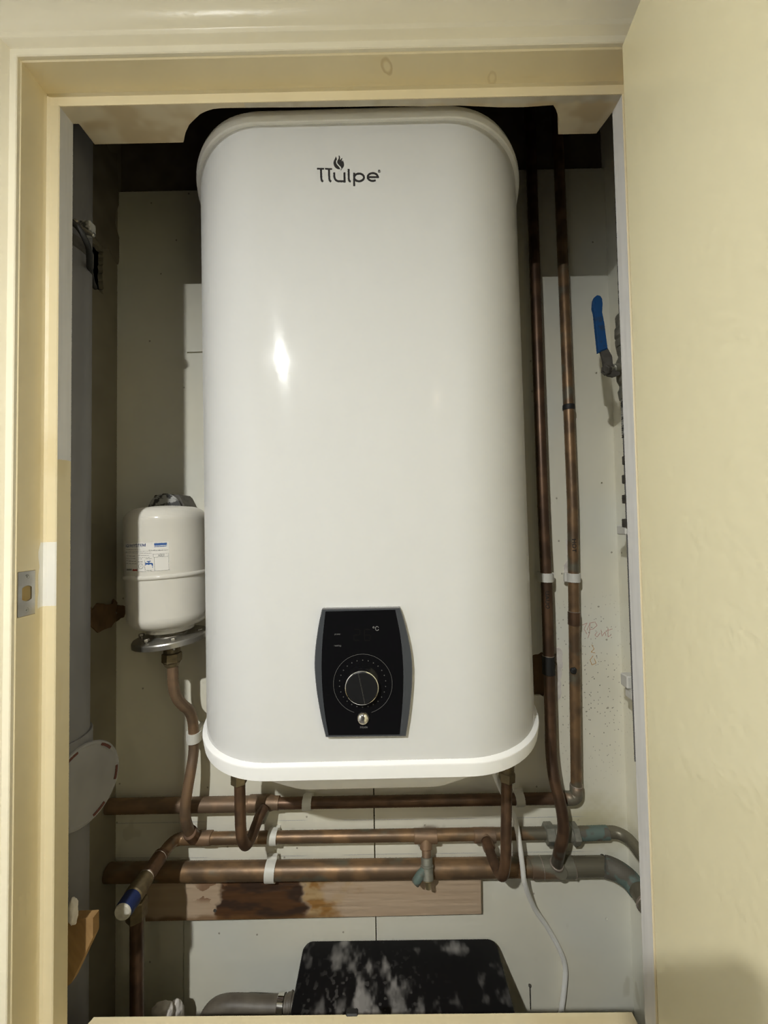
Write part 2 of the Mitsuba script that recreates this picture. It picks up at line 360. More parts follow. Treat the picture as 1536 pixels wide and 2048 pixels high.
# ------------------------------------------------------------ the cupboard
WY = 0.855                                # face of the back wall
WL, WR = -0.600, 0.512                    # side walls
Z = lambda z: CZ + z
hole = jag([(0.314, 1.2063), (0.3689, 1.2087), (0.3665, 1.1664), (0.3628, 1.1167), (0.3136, 1.1174)], 0.0012, 0.006, 3)
SEAM, CRACK, JOINT = -0.0365, -0.452, Z(-0.835)
rng = np.random.default_rng(5)
crack_line = [(CRACK + rng.normal(0, 0.0012), z) for z in np.linspace(Z(-1.32), JOINT, 26)]
panels = [sbox(WL - 0.02, JOINT, SEAM - 0.0014, Z(0.768)), sbox(SEAM + 0.0014, JOINT, WR + 0.02, Z(0.800)),
          Polygon([(WL - 0.02, Z(-1.32))] + [(x - 0.0011, z) for x, z in crack_line] + [(WL - 0.02, JOINT)]),
          Polygon([(x + 0.0011, z) for x, z in crack_line] + [(SEAM - 0.0011, JOINT), (SEAM - 0.0016, Z(-1.32))]),
          sbox(SEAM + 0.0011, Z(-1.32), WR + 0.02, JOINT)]
slot = LineString([(-0.4418, 1.8931), (-0.3988, 1.8934)]).buffer(0.0016, cap_style=2)
pins = unary_union([Point(c).buffer(r, 8) for c, r in (((-0.4487, 1.8134), 0.0016), ((0.4808, 2.1287), 0.0022), ((0.4786, 1.8286), 0.0022), ((0.4824, 1.5811), 0.0022), ((0.4066, 0.8485), 0.002), ((0.0737, 0.8426), 0.002), ((0.46, 0.6405), 0.0024))])
wb = struct('wall_back', rbox(WL - 0.03, WR + 0.03, WY + 0.0125, WY + 0.035, Z(-1.32), Z(2.2)), 'plaster_dark')
for q in panels:
    obj('panel', front(q.difference(hole).difference(slot).difference(pins), WY, 0.012), 'wall_paint', wb, False)
obj('torn_hole', front(hole.buffer(0.004), WY + 0.006, 0.006), 'fibre_hole', wb, False, label='brown fibrous hole torn in the board')
lip = hole.buffer(0.0125).difference(hole.buffer(-0.0004)).intersection(sbox(0.3593, Z(-0.6), 1, Z(-0.25)))
lipm = ext(lip, (0, WY, 0), *XZ, 0, 0.0022)
obj('torn_edge', lipm, 'raw_plaster', wb, 20)
wl_hole = jag([(0.771, Z(0.595)), (0.811, Z(0.595)), (0.811, Z(0.505)), (0.771, Z(0.505))], 0.0015, 0.006, 8)
side = Polygon([(0.56, Z(-1.32)), (WY + 0.012, Z(-1.32)), (WY + 0.012, Z(2.2)), (0.56, Z(2.2))])
YZ = (V(0, 1, 0), V(0, 0, 1), V(1, 0, 0))
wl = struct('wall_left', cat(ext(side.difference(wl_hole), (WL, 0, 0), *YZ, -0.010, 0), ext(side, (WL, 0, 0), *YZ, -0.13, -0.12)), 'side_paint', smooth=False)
lo = jag([(0.60, Z(0.60)), (0.853, Z(0.60)), (0.853, Z(0.84)), (0.60, Z(0.84))], 0.006, 0.02, 9)
m = ext(lo, (WL, 0, 0), *YZ, 0.0, 0.004)
obj('rough_plaster', m, 'plaster_dark', wl, 20)
# chipped plaster in the corner, half way up
chip = jag([(0.775, Z(-0.155)), (0.853, Z(-0.165)), (0.853, Z(-0.205)), (0.800, Z(-0.215)), (0.772, Z(-0.195))], 0.003, 0.010, 14)
obj('chipped_plaster', ext(chip, (WL, 0, 0), *YZ, 0.0, 0.004), 'fibre_hole', wl, 20)
chip2 = jag([(WL + 0.001, Z(-0.168)), (WL + 0.022, Z(-0.176)), (WL + 0.017, Z(-0.200)), (WL + 0.001, Z(-0.206))], 0.0018, 0.006, 15)
obj('chipped_plaster', ext(chip2, (0, WY, 0), *XZ, 0.0, 0.003), 'fibre_hole', wb, 20)
struct('wall_right', rbox(WR, WR + 0.03, 0.56, WY + 0.012, Z(-1.32), Z(2.2)), 'wall_paint', smooth=False)
# the cupboard is open above into a bare service shaft
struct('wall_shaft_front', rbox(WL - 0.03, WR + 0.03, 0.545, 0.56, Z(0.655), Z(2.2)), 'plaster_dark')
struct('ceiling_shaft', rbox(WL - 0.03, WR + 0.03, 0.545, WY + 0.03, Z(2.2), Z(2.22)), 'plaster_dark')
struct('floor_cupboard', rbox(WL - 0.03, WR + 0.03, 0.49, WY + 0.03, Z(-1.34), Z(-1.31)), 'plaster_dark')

# ------------------------------------------------------------ the door frame
XL, XLs, XR, XRs = -0.469, -0.4515, 0.3605, 0.3435       # rebate and stop faces
ZT, ZTs = Z(0.616), Z(0.598)
def jamb(xr, xs, sgn):
    """The post's cross-section in x, y drawn up from the floor, with a worn cove of paint at the stop."""
    b = 0.0012
    pts = [(xr - sgn * 0.030, 0.486), (xr - sgn * b, 0.486), (xr, 0.486 + b), (xr, 0.519), (xr + sgn * 0.0015, 0.5232), (xr + sgn * 0.005, 0.525), (xs - sgn * b, 0.525), (xs, 0.525 + b), (xs, 0.549), (xr - sgn * 0.030, 0.549)]
    return Polygon(pts)
UP = (V(1, 0, 0), V(0, 1, 0), V(0, 0, 1))
# the left post has a mortise for the latch
import manifold3d
def solid(m):
    return manifold3d.Manifold(manifold3d.Mesh(np.asarray(m.vertices, np.float32), np.asarray(m.faces, np.uint32)))
def tri(M):
    k = M.to_mesh()
    return trimesh.Trimesh(k.vert_properties[:, :3], k.tri_verts, process=False)
jl = ext(jamb(XL, XLs, 1), (0, 0, 0), *UP, 0.0, Z(0.66))
jl.merge_vertices()
mort_c = Z(-0.083)
cut = trimesh.creation.box(bounds=[(XL - 0.018, 0.4945, mort_c - 0.010), (XL + 0.01, 0.5085, mort_c + 0.010)])
cut2 = trimesh.creation.box(bounds=[(XL - 0.0014, 0.4885, mort_c - 0.0292), (XL + 0.01, 0.5135, mort_c + 0.0292)])
jlm = tri(solid(jl) - solid(cut) - solid(cut2))
struct('trim_1', jlm, 'jamb_paint', smooth=25)
struct('trim_2', ext(jamb(XR, XRs, -1), (0, 0, 0), *UP, 0.0, Z(0.66)), 'jamb_paint', smooth=25)
# head of the frame with the notch sawn out for the heater
notch = [(-0.306, 0.5832), (-0.2938, 0.5657), (-0.2818, 0.5542), (-0.2706, 0.5467), (-0.2585, 0.54), (-0.2477, 0.5355), (-0.2372, 0.533), (-0.2225, 0.5323), (-0.1697, 0.5331), (-0.1124, 0.5336), (-0.0408, 0.5347), (0.008, 0.535), (0.067, 0.5355), (0.1159, 0.5362), (0.1755, 0.5384), (0.2118, 0.5391), (0.2521, 0.5389), (0.2586, 0.5437), (0.2696, 0.5586), (0.2761, 0.5748), (0.2819, 0.5912)]
notch = [(x, y + 0.0006 * rng.normal()) for x, y in notch]
HB = 0.580
head = Polygon([(XLs + 0.0085, HB), (XLs + 0.0085, 0.5492), (XLs, 0.5492), (XLs, 0.526), (XLs + 0.001, 0.525), (XRs - 0.001, 0.525), (XRs, 0.526), (XRs, 0.5492), (XRs - 0.0065, HB)]).difference(Polygon([(notch[0][0] - 0.001, HB + 0.03)] + notch + [(notch[-1][0], HB + 0.03)]).buffer(0))
low = ext(head, (0, 0, 0), *UP, ZTs, Z(0.66))
b = 0.0015
topr = Polygon([(0.4862, ZT + b), (0.4862 + b, ZT), (0.519, ZT), (0.5232, ZT - 0.0015), (0.525, ZT - 0.005), (0.525, ZTs + 0.0008), (0.5256, ZTs + 0.0006), (0.5256, Z(0.66)), (0.4862, Z(0.66))])
topm = ext(topr, (0, 0, 0), *YZ, XL, XR)
struct('trim_3', cat(low, topm), 'header_paint', smooth=25)
# threshold board closing the bottom of the opening
ZS = Z(-0.712)
struct('trim_4', ext(Polygon([(-0.449, 0.487), (0.343, 0.487), (0.343, 0.578), (-0.438, 0.580), (-0.449, 0.552)]), (0, 0, 0), *UP, ZS - 0.022, ZS), 'cream_gloss', smooth=False)
struct('wall_front_low', rbox(-0.449, 0.343, 0.500, 0.520, 0.0, ZS - 0.022), 'hall_light')
# moulded architrave round the frame, mitred
prof = [(0.0, -0.002), (0.0, 0.0035), (0.0010, 0.0045), (0.0088, 0.0050), (0.0100, 0.0060), (0.0140, 0.0110), (0.0152, 0.0120), (0.0195, 0.0128), (0.0210, 0.0136), (0.0240, 0.0165), (0.0290, 0.0200), (0.0350, 0.0222), (0.0430, 0.0232), (0.0520, 0.0225), (0.0600, 0.0200), (0.0610, 0.0212), (0.0680, 0.0205), (0.0720, 0.0180), (0.0740, -0.002)]
def architrave(ends):
    v = []
    for (x, z, dx, dz) in ends:
        for d, h in prof:
            v.append((x + dx * d, 0.486 - h, z + dz * d))
    n = len(prof)
    f = []
    for i in range(n - 1):
        f += [(i, n + i, n + i + 1), (i, n + i + 1, i + 1)]
    f += [(i, i + 1, 0) for i in range(1, n - 1)] + [(n, n + i + 1, n + i) for i in range(1, n - 1)]
    m = trimesh.Trimesh(np.array(v), np.array(f), process=False)
    m.fix_normals()
    return m
aL, aR, aT = XL - 0.001, XR + 0.001, ZT + 0.0015
struct('trim_5', architrave([(aL, 0.0, -1, 0), (aL, aT, -1, 1)]), 'architrave_gloss', smooth=20)
struct('trim_6', architrave([(aL, aT, -1, 1), (aR, aT, 1, 1)]), 'architrave_gloss', smooth=20)
struct('trim_7', architrave([(aR, 0.0, 1, 0), (aR, aT, 1, 1)]), 'architrave_gloss', smooth=20)
# the open door, hinged on the right post
DT, DW, ANG = 0.040, 0.785, math.radians(7.0)
hinge = V(0.311, 0.474)
dd, dn = V(-math.sin(ANG), -math.cos(ANG)), V(math.cos(ANG), -math.sin(ANG))
dm = rbox(0, DW, 0, DT, 0.012, Z(0.602), 0.0025)
M = np.eye(4)
M[:2, 0], M[:2, 1], M[:2, 3] = dd, dn, hinge
dm.apply_transform(M)
dm.fix_normals()
struct('door_1', dm, 'door_paint', smooth=False)
# the hall around the camera
HX0, HX1, HY0 = -1.15, 1.25, -2.3
wf = sbox(HX0, 0.0, HX1, Z(0.80)).difference(sbox(aL - 0.06, -1, aR + 0.06, aT + 0.06))
struct('wall_front', front(wf, 0.4875, 0.05), 'hall_light', smooth=False)
struct('wall_hall_left', rbox(HX0 - 0.05, HX0, HY0, 0.53, 0, Z(0.85)), 'hall_ceiling')
struct('wall_hall_right', rbox(HX1, HX1 + 0.05, HY0, 0.53, 0, Z(0.85)), 'hall_wall')
struct('wall_hall_back', rbox(HX0 - 0.05, HX1 + 0.05, HY0 - 0.05, HY0, 0, Z(0.85)), 'hall_wall')
struct('floor', rbox(HX0 - 0.05, HX1 + 0.05, HY0, 0.53, -0.03, 0), 'hall_floor')
struct('ceiling', rbox(HX0 - 0.05, HX1 + 0.05, HY0, 0.53, Z(0.80), Z(0.85)), 'hall_ceiling')

# strike plate of the latch, with its two screws
sp = thing('strike_plate', 'steel latch strike plate let into the left door post', 'strike plate')
pl = sbox(0.4892, mort_c - 0.0285, 0.5128, mort_c + 0.0285).buffer(-0.001).buffer(0.001)
dh = Point(0.5015, mort_c).buffer(0.0100, 24).intersection(sbox(0.4945, mort_c - 0.02, 0.5080, mort_c + 0.02))
sc = unary_union([Point(0.5012, mort_c + s * 0.0215).buffer(0.0030, 16) for s in (-1, 1)])
obj('plate', ext(pl.difference(dh).difference(sc), (XL, 0, 0), *YZ, -0.0012, 0.0005), 'steel', sp, 20)
for s in (-1, 1):
    hd = Point(0.5012, mort_c + s * 0.0215).buffer(0.0029, 16)
    cr = unary_union([affinity.rotate(sbox(0.5012 - 0.0018, mort_c + s * 0.0215 - 0.0004, 0.5012 + 0.0018, mort_c + s * 0.0215 + 0.0004), a) for a in (25, 115)])
    obj('screw', cat(ext(hd.difference(cr), (XL, 0, 0), *YZ, -0.0012, 0.0002), ext(hd, (XL, 0, 0), *YZ, -0.0018, -0.0008)), 'galvanised', sp, False)

# ------------------------------------------------------------ the water heater
HCX, HD, HROT = -0.0343, 0.556, 0.0077
HW, HRX, HRY, HDEPTH = 0.2965, 0.157, 0.200, 0.272
def H(m):
    v = np.array(m.vertices)
    m = m.copy()
    m.vertices = np.stack([HCX + v[:, 0] - HROT * v[:, 2], HD + v[:, 1], CZ + v[:, 2] + HROT * v[:, 0]], 1)
    return m
def ring(grow, n=24):
    """Plan outline of the heater grown outwards: deep rounded front corners, tighter back ones."""
    pts = []
    w, g = HW + grow, grow
    for cx, cy, rx, ry, a0 in ((-(w - HRX), HRY - g + 0.0, HRX, HRY, 180), (w - HRX, HRY - g, HRX, HRY, 270), (w - 0.06, HDEPTH + g - 0.06, 0.06, 0.06, 0), (-(w - 0.06), HDEPTH + g - 0.06, 0.06, 0.06, 90)):
        for a in np.radians(np.linspace(a0, a0 + 90, n)):
            pts.append((cx + rx * math.cos(a), cy + ry * math.sin(a)))
    return np.array(pts)
def loft(rings):
    """rings: (grow, z, scale) from below to above; closed top and bottom."""
    v, f = [], []
    c = V(0, HDEPTH / 2)
    for g, z, s in rings:
        q = c + (ring(g) - c) * s
        v.append(np.column_stack([q, np.full(len(q), z)]))
    n = len(v[0])
    v = np.vstack(v)
    for i in range(len(rings) - 1):
        for k in range(n):
            j = (k + 1) % n
            f += [(i * n + k, i * n + j, (i + 1) * n + j), (i * n + k, (i + 1) * n + j, (i + 1) * n + k)]
    a, bq = len(v), len(v) + 1
    v = np.vstack([v, [(0, HDEPTH / 2, rings[0][1]), (0, HDEPTH / 2, rings[-1][1])]])
    e = (len(rings) - 1) * n
    for k in range(n):
        j = (k + 1) % n
        f += [(a, j, k), (bq, e + k, e + j)]
    return trimesh.Trimesh(v, np.array(f), process=False)
wh = thing('water_heater', 'large white water heater with rounded corners and a black control panel', 'water heater')
hb = H(loft([(0, -0.345, 1), (0, -0.3435, 1), (0, 0.5975, 1), (0, 0.599, 1)]))
# the sheet was rolled round, so its fine grain runs across: u goes up, v goes round
rr_ = np.linspace(0, 1.4, 96)
obj('body', hb, 'heater_white', wh, True, uv=np.column_stack([np.array(hb.vertices)[:, 2], np.concatenate([np.tile(rr_, 4), [0, 0]])]))
obj('top_cap', H(loft([(0.0005, 0.5975, 1), (0.0030, 0.5975, 1), (0.0042, 0.5990, 1), (0.0050, 0.6060, 1), (0.0050, 0.6075, 1), (0.0035, 0.6150, 1), (-0.0020, 0.6225, 1), (-0.012, 0.6275, 1), (-0.03, 0.6300, 1)])), 'cap_white', wh, 25)
obj('bottom_trim', H(loft([(-0.004, -0.3615, 1), (0.0015, -0.3612, 1), (0.0030, -0.3600, 1), (0.0052, -0.3420, 1), (0.0046, -0.3400, 1), (0.0002, -0.3365, 1)])), 'cap_white', wh, 25)
obj('bottom_cover', H(loft([(0, -0.419, 0.40), (0, -0.416, 0.54), (0, -0.406, 0.66), (0, -0.389, 0.77), (0, -0.372, 0.86), (0, -0.361, 0.91)])), 'cap_white', wh, 40)

A0 = ROLL + HROT
def loc(dx, dy, s):
    """Step right and down seen square on, turned into the heater's own upright axes."""
    return np.array([(dx * math.cos(A0) - dy * math.sin(A0)) * s, (-dx * math.sin(A0) - dy * math.cos(A0)) * s])
def on_front(poly, y0, y1):
    """Polygon in heater x, z standing proud of the front from y0 to y1."""
    return H(ext(poly, (0, 0, 0), *XZ, -y1, -y0))
# maker's mark
lc, ls = (-0.0073, 0.5218), 0.556 / 769 / 7.68
LP = lambda pts: [lc + loc(x - 750, y - 500, ls) for x, y in pts]
def stroke(pts, w=31, cap=2):
    return LineString(LP(pts)).buffer(w * ls / 2, cap_style=cap, join_style=1)
arc = lambda cx, cy, rx, ry, a0, a1, n=28: [(cx + rx * math.cos(math.radians(a)), cy + ry * math.sin(math.radians(a))) for a in np.linspace(a0, a1, n)]
letters = [unary_union([stroke([(248, 437), (359, 440)], 24), stroke([(310, 438), (312, 520), (316, 600), (322, 625), (332, 638), (347, 641)])]),
           unary_union([stroke([(375, 440), (485, 444)], 24), stroke([(436, 440), (438, 520), (442, 600), (448, 625), (458, 640), (473, 644)])]),
           unary_union([stroke([(519, 500), (521, 565)] + arc(598, 568, 76, 74, 176, 92) + [(640, 643), (684, 643)]), stroke([(680, 500), (684, 662)])]),
           stroke([(746, 445), (749, 600), (754, 628), (764, 642), (781, 646)]),
           unary_union([stroke([(833, 505), (835, 722)]), stroke(arc(912, 582, 77, 62, 0, 360))]),
           stroke(arc(1127, 576, 80, 63, 55, 360) + [(1212, 578), (1045, 577)], 30),
           unary_union([stroke(arc(1230, 484, 19, 19, 0, 360), 6), stroke([(1224, 494), (1224, 475), (1233, 475), (1236, 480), (1231, 485), (1225, 485)], 5), stroke([(1229, 485), (1237, 494)], 5)])]
lg = obj('logo', on_front(unary_union(letters), -0.0004, 0.0002), 'print_black', wh, False, label='black brand lettering under a flame mark')
f1 = bez([(545, 238), (528, 280), (510, 325), (508, 360), (522, 400), (552, 432), (592, 447), (612, 445), (606, 425), (585, 400), (560, 370), (547, 335), (550, 305), (562, 285), (553, 262), (545, 238)], 5)
f2 = bez([(588, 228), (604, 232), (612, 262), (608, 292), (622, 290), (632, 276), (648, 268), (640, 290), (640, 316), (650, 318), (658, 305), (668, 340), (674, 375), (664, 410), (642, 440), (622, 470), (630, 435), (622, 408), (598, 382), (572, 352), (566, 322), (578, 292), (590, 268), (588, 228)], 5)
for q in (f1, f2):
    obj('flame', on_front(Polygon(LP(q)).buffer(0), -0.0004, 0.0002), 'print_black', lg, False)

# control panel
pc, ps = (-0.0024, -0.2086), 0.5495 / 769 / 4.518
CP = lambda pts: [pc + loc(x - 757, y - 720, ps) for x, y in pts]
right = bez([(1085, 152), (1118, 255), (1150, 380), (1178, 520), (1192, 660), (1190, 830), (1176, 990), (1157, 1140), (1134, 1280)], 4)
left = bez([(425, 1290), (390, 1150), (362, 1010), (338, 860), (322, 680), (326, 540), (340, 410), (360, 280), (386, 164)], 4)
pan = Polygon(CP(list(right) + list(left))).buffer(0)
cp = obj('control_panel', on_front(pan, -0.0085, 0.004), 'panel_rim', wh, False, label='black curved control panel with dial')
gl = Polygon(CP([(418, 186), (1040, 170)] + list(bez([(1040, 170), (1085, 400), (1108, 640), (1110, 850), (1098, 1060), (1078, 1264)], 5)) + [(450, 1272)] + list(bez([(450, 1272), (418, 1090), (395, 880), (386, 660), (394, 430), (418, 186)], 5)))).buffer(0)
inner = pan.buffer(-0.0009)
obj('side_strip', on_front(inner.difference(gl.buffer(0.0002)).intersection(sbox(-1, -1, pc[0], 1)).difference(sbox(-1, pc[1] + 0.0905, 1, 1)), -0.0092, -0.007), 'panel_grey', cp, False)
obj('side_strip', on_front(inner.difference(gl.buffer(0.0002)).intersection(sbox(pc[0], -1, 1, 1)).difference(sbox(-1, pc[1] + 0.0905, 1, 1)), -0.0092, -0.007), 'panel_grey', cp, False)
gp = obj('glass', on_front(gl, -0.0094, -0.007), 'panel_glass', cp, False)
PY = 0.0094
def cring(cx, cy, r, w, a0=0, a1=360):
    return LineString(CP(arc(cx, cy, r, r, a0, a1, 72))).buffer(w * ps / 2, cap_style=2)
obj('dial_circle', on_front(cring(752, 822, 261, 5, 107, 433), -PY - 0.0002, -PY + 0.0005), 'dial_print', gp, False)
dots = [Point(CP([(750 + 206 * math.cos(a), 820 + 206 * math.sin(a))])[0]).buffer(5.5 * ps) for a in np.radians(np.arange(26) * 360 / 26 + 7)]
for q in dots:
    obj('dial_dot', on_front(q, -PY - 0.0002, -PY + 0.0005), 'dial_print', gp, False)
def on_panel(s, x, y, h, w, m, parent=gp, bold=False):
    t = text(s, h * ps, w * ps, bold)
    q = CP([(x, y)])[0]
    t = place(t, (q[0], -PY, q[1]), V(1, 0, 0), V(0, 0, 1), V(0, -1, 0))
    return obj('lettering', H(t), m, parent, False)
on_panel('power', 526, 384, 13, 52, 'panel_print')
on_panel('heating', 528, 486, 13, 60, 'panel_print')
on_panel('°C', 866, 335, 38, 56, 'panel_print', bold=True)
on_panel('Mode', 762, 1200, 18, 66, 'panel_print')
seg7 = []
for gx, on in ((698, 'abged'), (792, 'afgedc')):
    pts = {'a': ((-24, -48), (24, -48)), 'b': ((26, -46), (26, -2)), 'c': ((26, 2), (26, 46)), 'd': ((-24, 48), (24, 48)), 'e': ((-26, 2), (-26, 46)), 'f': ((-26, -46), (-26, -2)), 'g': ((-24, 0), (24, 0))}
    for k in on:
        seg7.append(LineString(CP([(gx + x, 392 + y) for x, y in pts[k]])).buffer(5 * ps, cap_style=2))
obj('digits', on_front(unary_union(seg7), -PY - 0.0001, -PY + 0.0005), 'panel_print_faint', gp, False)
kc = CP([(747, 832)])[0]
kr = 147 * ps
hx = lambda q, y: V(HCX + q[0] - HROT * q[1], HD + y, CZ + q[1] + HROT * q[0])
kn = obj('dial', lathe([(0, 0.0105), (kr * 0.90, 0.0105), (kr * 0.93, 0.0100), (kr * 0.95, 0.002), (kr * 0.95, 0)], hx(kc, -PY), (0, -1, 0), 56), 'knob_face', cp, 25, label='dark round dial with chrome rim')
obj('rim', lathe([(kr * 0.945, 0.0085), (kr * 0.955, 0.0108), (kr, 0.0100), (kr * 1.005, 0.0)], hx(kc, -PY), (0, -1, 0), 56), 'chrome', kn, 25)
obj('pointer', on_front(LineString(CP([(716, 700), (775, 970)])).buffer(0.00045, cap_style=2), -PY - 0.0112, -PY - 0.0095), 'chrome', kn, False)
bc = CP([(755, 1123)])[0]
br_ = 55 * ps
obj('button', lathe([(0, 0.0058), (br_ * 0.4, 0.0055), (br_ * 0.75, 0.0044), (br_ * 0.95, 0.0022), (br_, 0)], hx(bc, -PY), (0, -1, 0), 40), 'chrome', cp, True, label='chrome dome button')
bz = CP([(755, 1123)])[0]

# ------------------------------------------------------------ pipes
PY0 = 0.830                                 # pipe axes off the wall
G1, G2, G3 = 0.0110, 0.0113, 0.0176
# upper horizontal run that turns up on the right
a0, a1 = V(-0.598, PY0, 0.9107), V(*(-0.2573, 0.83, 0.9119))
a2 = V(*(0.392, 0.83, 0.914))
a3 = V(*(0.4033, 0.83, 1.5323))
a4 = V(*(0.3984, 0.83, 2.1726))
a5 = a4 + (a4 - a3) * (2.1 - (a4[2] - CZ)) / (a4[2] - a3[2])
p1 = thing('copper_pipe', 'long brown copper pipe along the wall turning upright right of the heater, marked hot', 'pipe')
obj('wide_section', tube([a0, a1 + V(-0.012, 0, 0)], 0.0145), 'copper_dull', p1, True)
obj('run', tube([a1, a2 + unit(a1 - a2) * 0.012], G1), 'copper_dark', p1, True)
obj('upright', tube(np.vstack([a2 + unit(a3 - a2) * 0.012, a3, a4, a5]), G1), 'copper', p1, True)
obj('elbow', tube(fillet([a2 + unit(a1 - a2) * 0.024, a2, a2 + unit(a3 - a2) * 0.026], 0.013), 0.0130), 'copper_dull', p1, True)
obj('solder_ring', sleeve(a2 + unit(a3 - a2) * 0.0255, a2 + unit(a3 - a2) * 0.028, 0.0128), 'solder', p1)
tj = V(*(-0.2658, 0.83, 0.913))
tee = obj('tee', cat(sleeve(V(*(-0.2997, 0.83, 0.9125)), tj + V(0.004, 0, 0), 0.0160), lathe([(0, 0), (0.0160, 0), (0.0155, 0.006), (0.0128, 0.016), (0.0128, 0.026), (0, 0.026)], tj + V(0.004, 0, 0), (1, 0, 0))), 'copper_dull', p1, 30)
obj('branch', sleeve(tj + V(0.003, 0.004, 0), tj + V(-0.0045, -0.026, -0.018), 0.0130), 'brass_grey', p1)
cdir = unit(a3 - a2)
cpl = a2 + cdir * ((V(*(0.402, 0.83, 1.2895)) - a2) @ cdir)
obj('coupling', sleeve(cpl - cdir * 0.014, cpl + cdir * 0.014, 0.0124), 'copper_dark', p1)
obj('solder_ring', sleeve(cpl + cdir * 0.0138, cpl + cdir * 0.0155, 0.0122), 'solder', p1)
obj('tape', lathe([(0.0112, -0.006), (0.0122, -0.005), (0.0122, 0.005), (0.0112, 0.006)], a3 + unit(a4 - a3) * ((V(*(0.4025, 0.83, 1.7444)) - a3) @ unit(a4 - a3)), cdir), 'rubber_black', p1)
obj('plug', rough_lump(V(*(0.3887, 0.8185, 1.1842)), (0.0065, 0.004, 0.007), 4), 'rubber_black', p1, True)

# middle run
VX, VZ = -0.4535, CZ - 0.645
b0 = V(VX, PY0, 0.8419)
b1 = V(*(0.4684, 0.83, 0.8429)); b1[0] = 0.489
b2 = V(0.489, 0.595, b1[2] - 0.004)
p2 = thing('copper_pipe', 'middle horizontal copper pipe with drain cock branch and two green compression nuts', 'pipe')
obj('run', tube(fillet([V(VX, 0.735, VZ), V(VX, 0.80, VZ - 0.004), b0, b1, b2], 0.026), G2), 'copper', p2, True)
obj('sleeve', sleeve(V(-0.4081, 0.83, 0.8427), V(-0.3785, 0.83, 0.8428), 0.0132), 'copper_dull', p2)
e_f = b0 + V(0, -0.026, 0)
obj('forward_joint', sleeve(V(VX, 0.775, VZ), V(VX, 0.728, VZ), 0.0138), 'copper_dark', p2)
for yy in (0.768, 0.727):
    obj('solder_ring', sleeve(V(VX, yy + 0.0012, VZ), V(VX, yy - 0.0012, VZ), 0.0142), 'solder', p2)
te = V(0.0721, 0.83, 0.8402)
dv = unit(V(0.004, -0.50, -1))
obj('tee', cat(sleeve(V(0.0479, 0.83, 0.8405), V(0.0964, 0.83, 0.8403), 0.0134), sleeve(te, te + dv * 0.022, 0.0128), sleeve(te + dv * 0.02, te + dv * 0.036, 0.0095)), 'copper_dull', p2)
tb = V(0.1963, 0.83, 0.8405)
obj('tee', cat(sleeve(V(0.1732, 0.83, 0.8403), V(0.2184, 0.83, 0.8402), 0.0136), sleeve(tb, tb + V(0.0045, -0.024, -0.010), 0.0126)), 'copper_dull', p2)
nut_ax = unit(V(0.397, 0.83, 0.8408) - V(0.3235, 0.83, 0.8408))
for qa, qb in ((V(0.3225, 0.83, 0.8413), V(0.3414, 0.83, 0.8416)), (V(0.3781, 0.83, 0.8405), V(0.3928, 0.83, 0.8408))):
    obj('compression_nut', hexnut(qa, qb, 0.0205), 'brass_grey', p2, False)
obj('compression_body', sleeve(V(0.3403, 0.83, 0.8413), V(0.3792, 0.83, 0.8409), 0.0150), 'brass_grey', p2)
obj('sleeve', sleeve(V(0.3928, 0.83, 0.8408), V(0.4558, 0.83, 0.842), 0.0128), 'verdigris', p2)
# drain cock on the middle run
dc = thing('drain_cock', 'small brass drain cock hanging from the middle copper pipe', 'tap')
q0 = te + dv * 0.034
obj('body', cat(sleeve(q0, q0 + dv * 0.036, 0.0118), sleeve(q0 + dv * 0.012, q0 + dv * 0.016, 0.0132)), 'brass_grey', dc)
obj('outlet', tube(fillet([q0 + dv * 0.016, q0 + dv * 0.020 + V(-0.016, -0.006, -0.006), q0 + dv * 0.024 + V(-0.026, -0.008, -0.014)], 0.01), [0.0085] * 11, 16), 'verdigris', dc, True)
obj('spindle', cat(sleeve(q0 + dv * 0.034, q0 + dv * 0.038, 0.0100), tube([q0 + dv * 0.037, q0 + dv * 0.050], 0.0050, 4)), 'brass_bright', dc, False, label='bright square brass spindle')

# lower thick run
c0 = V(-0.598, PY0, 0.774)
c1 = V(*(0.4597, 0.83, 0.7733)); c1[0] = 0.484
c2 = V(0.484, 0.595, c1[2] - 0.02)
p3 = thing('copper_pipe', 'thickest lower horizontal copper pipe just above the wooden batten', 'pipe')
obj('run', tube(fillet([c0, c1, c2], 0.045, 10), G3), 'copper', p3, True)
obj('tee', cat(sleeve(V(0.29, 0.83, 0.7726), V(0.3801, 0.83, 0.7729), 0.0192), sleeve(V(0.3456, 0.83, 0.7739), V(0.3456, 0.83, 0.7739) + V(0, -0.022, 0.006), 0.0135)), 'copper_dull', p3)
for qa, qb in ((V(0.3121, 0.83, 0.7728), V(0.3152, 0.83, 0.7729)), (V(0.378, 0.83, 0.7719), V(0.3812, 0.83, 0.772))):
    obj('solder_ring', sleeve(qa, qb, 0.0195), 'solder', p3)
ce = fillet([c0, c1, c2], 0.045, 10)
obj('elbow', tube(np.vstack([V(0.4493, PY0, c1[2]), ce[2:11], ce[11] + V(0, -0.004, 0)]), 0.0196), 'verdigris', p3, True)
obj('solder_ring', sleeve(V(0.484, 0.758, c1[2] - 0.006), V(0.484, 0.753, c1[2] - 0.0065), 0.0200), 'solder', p3)
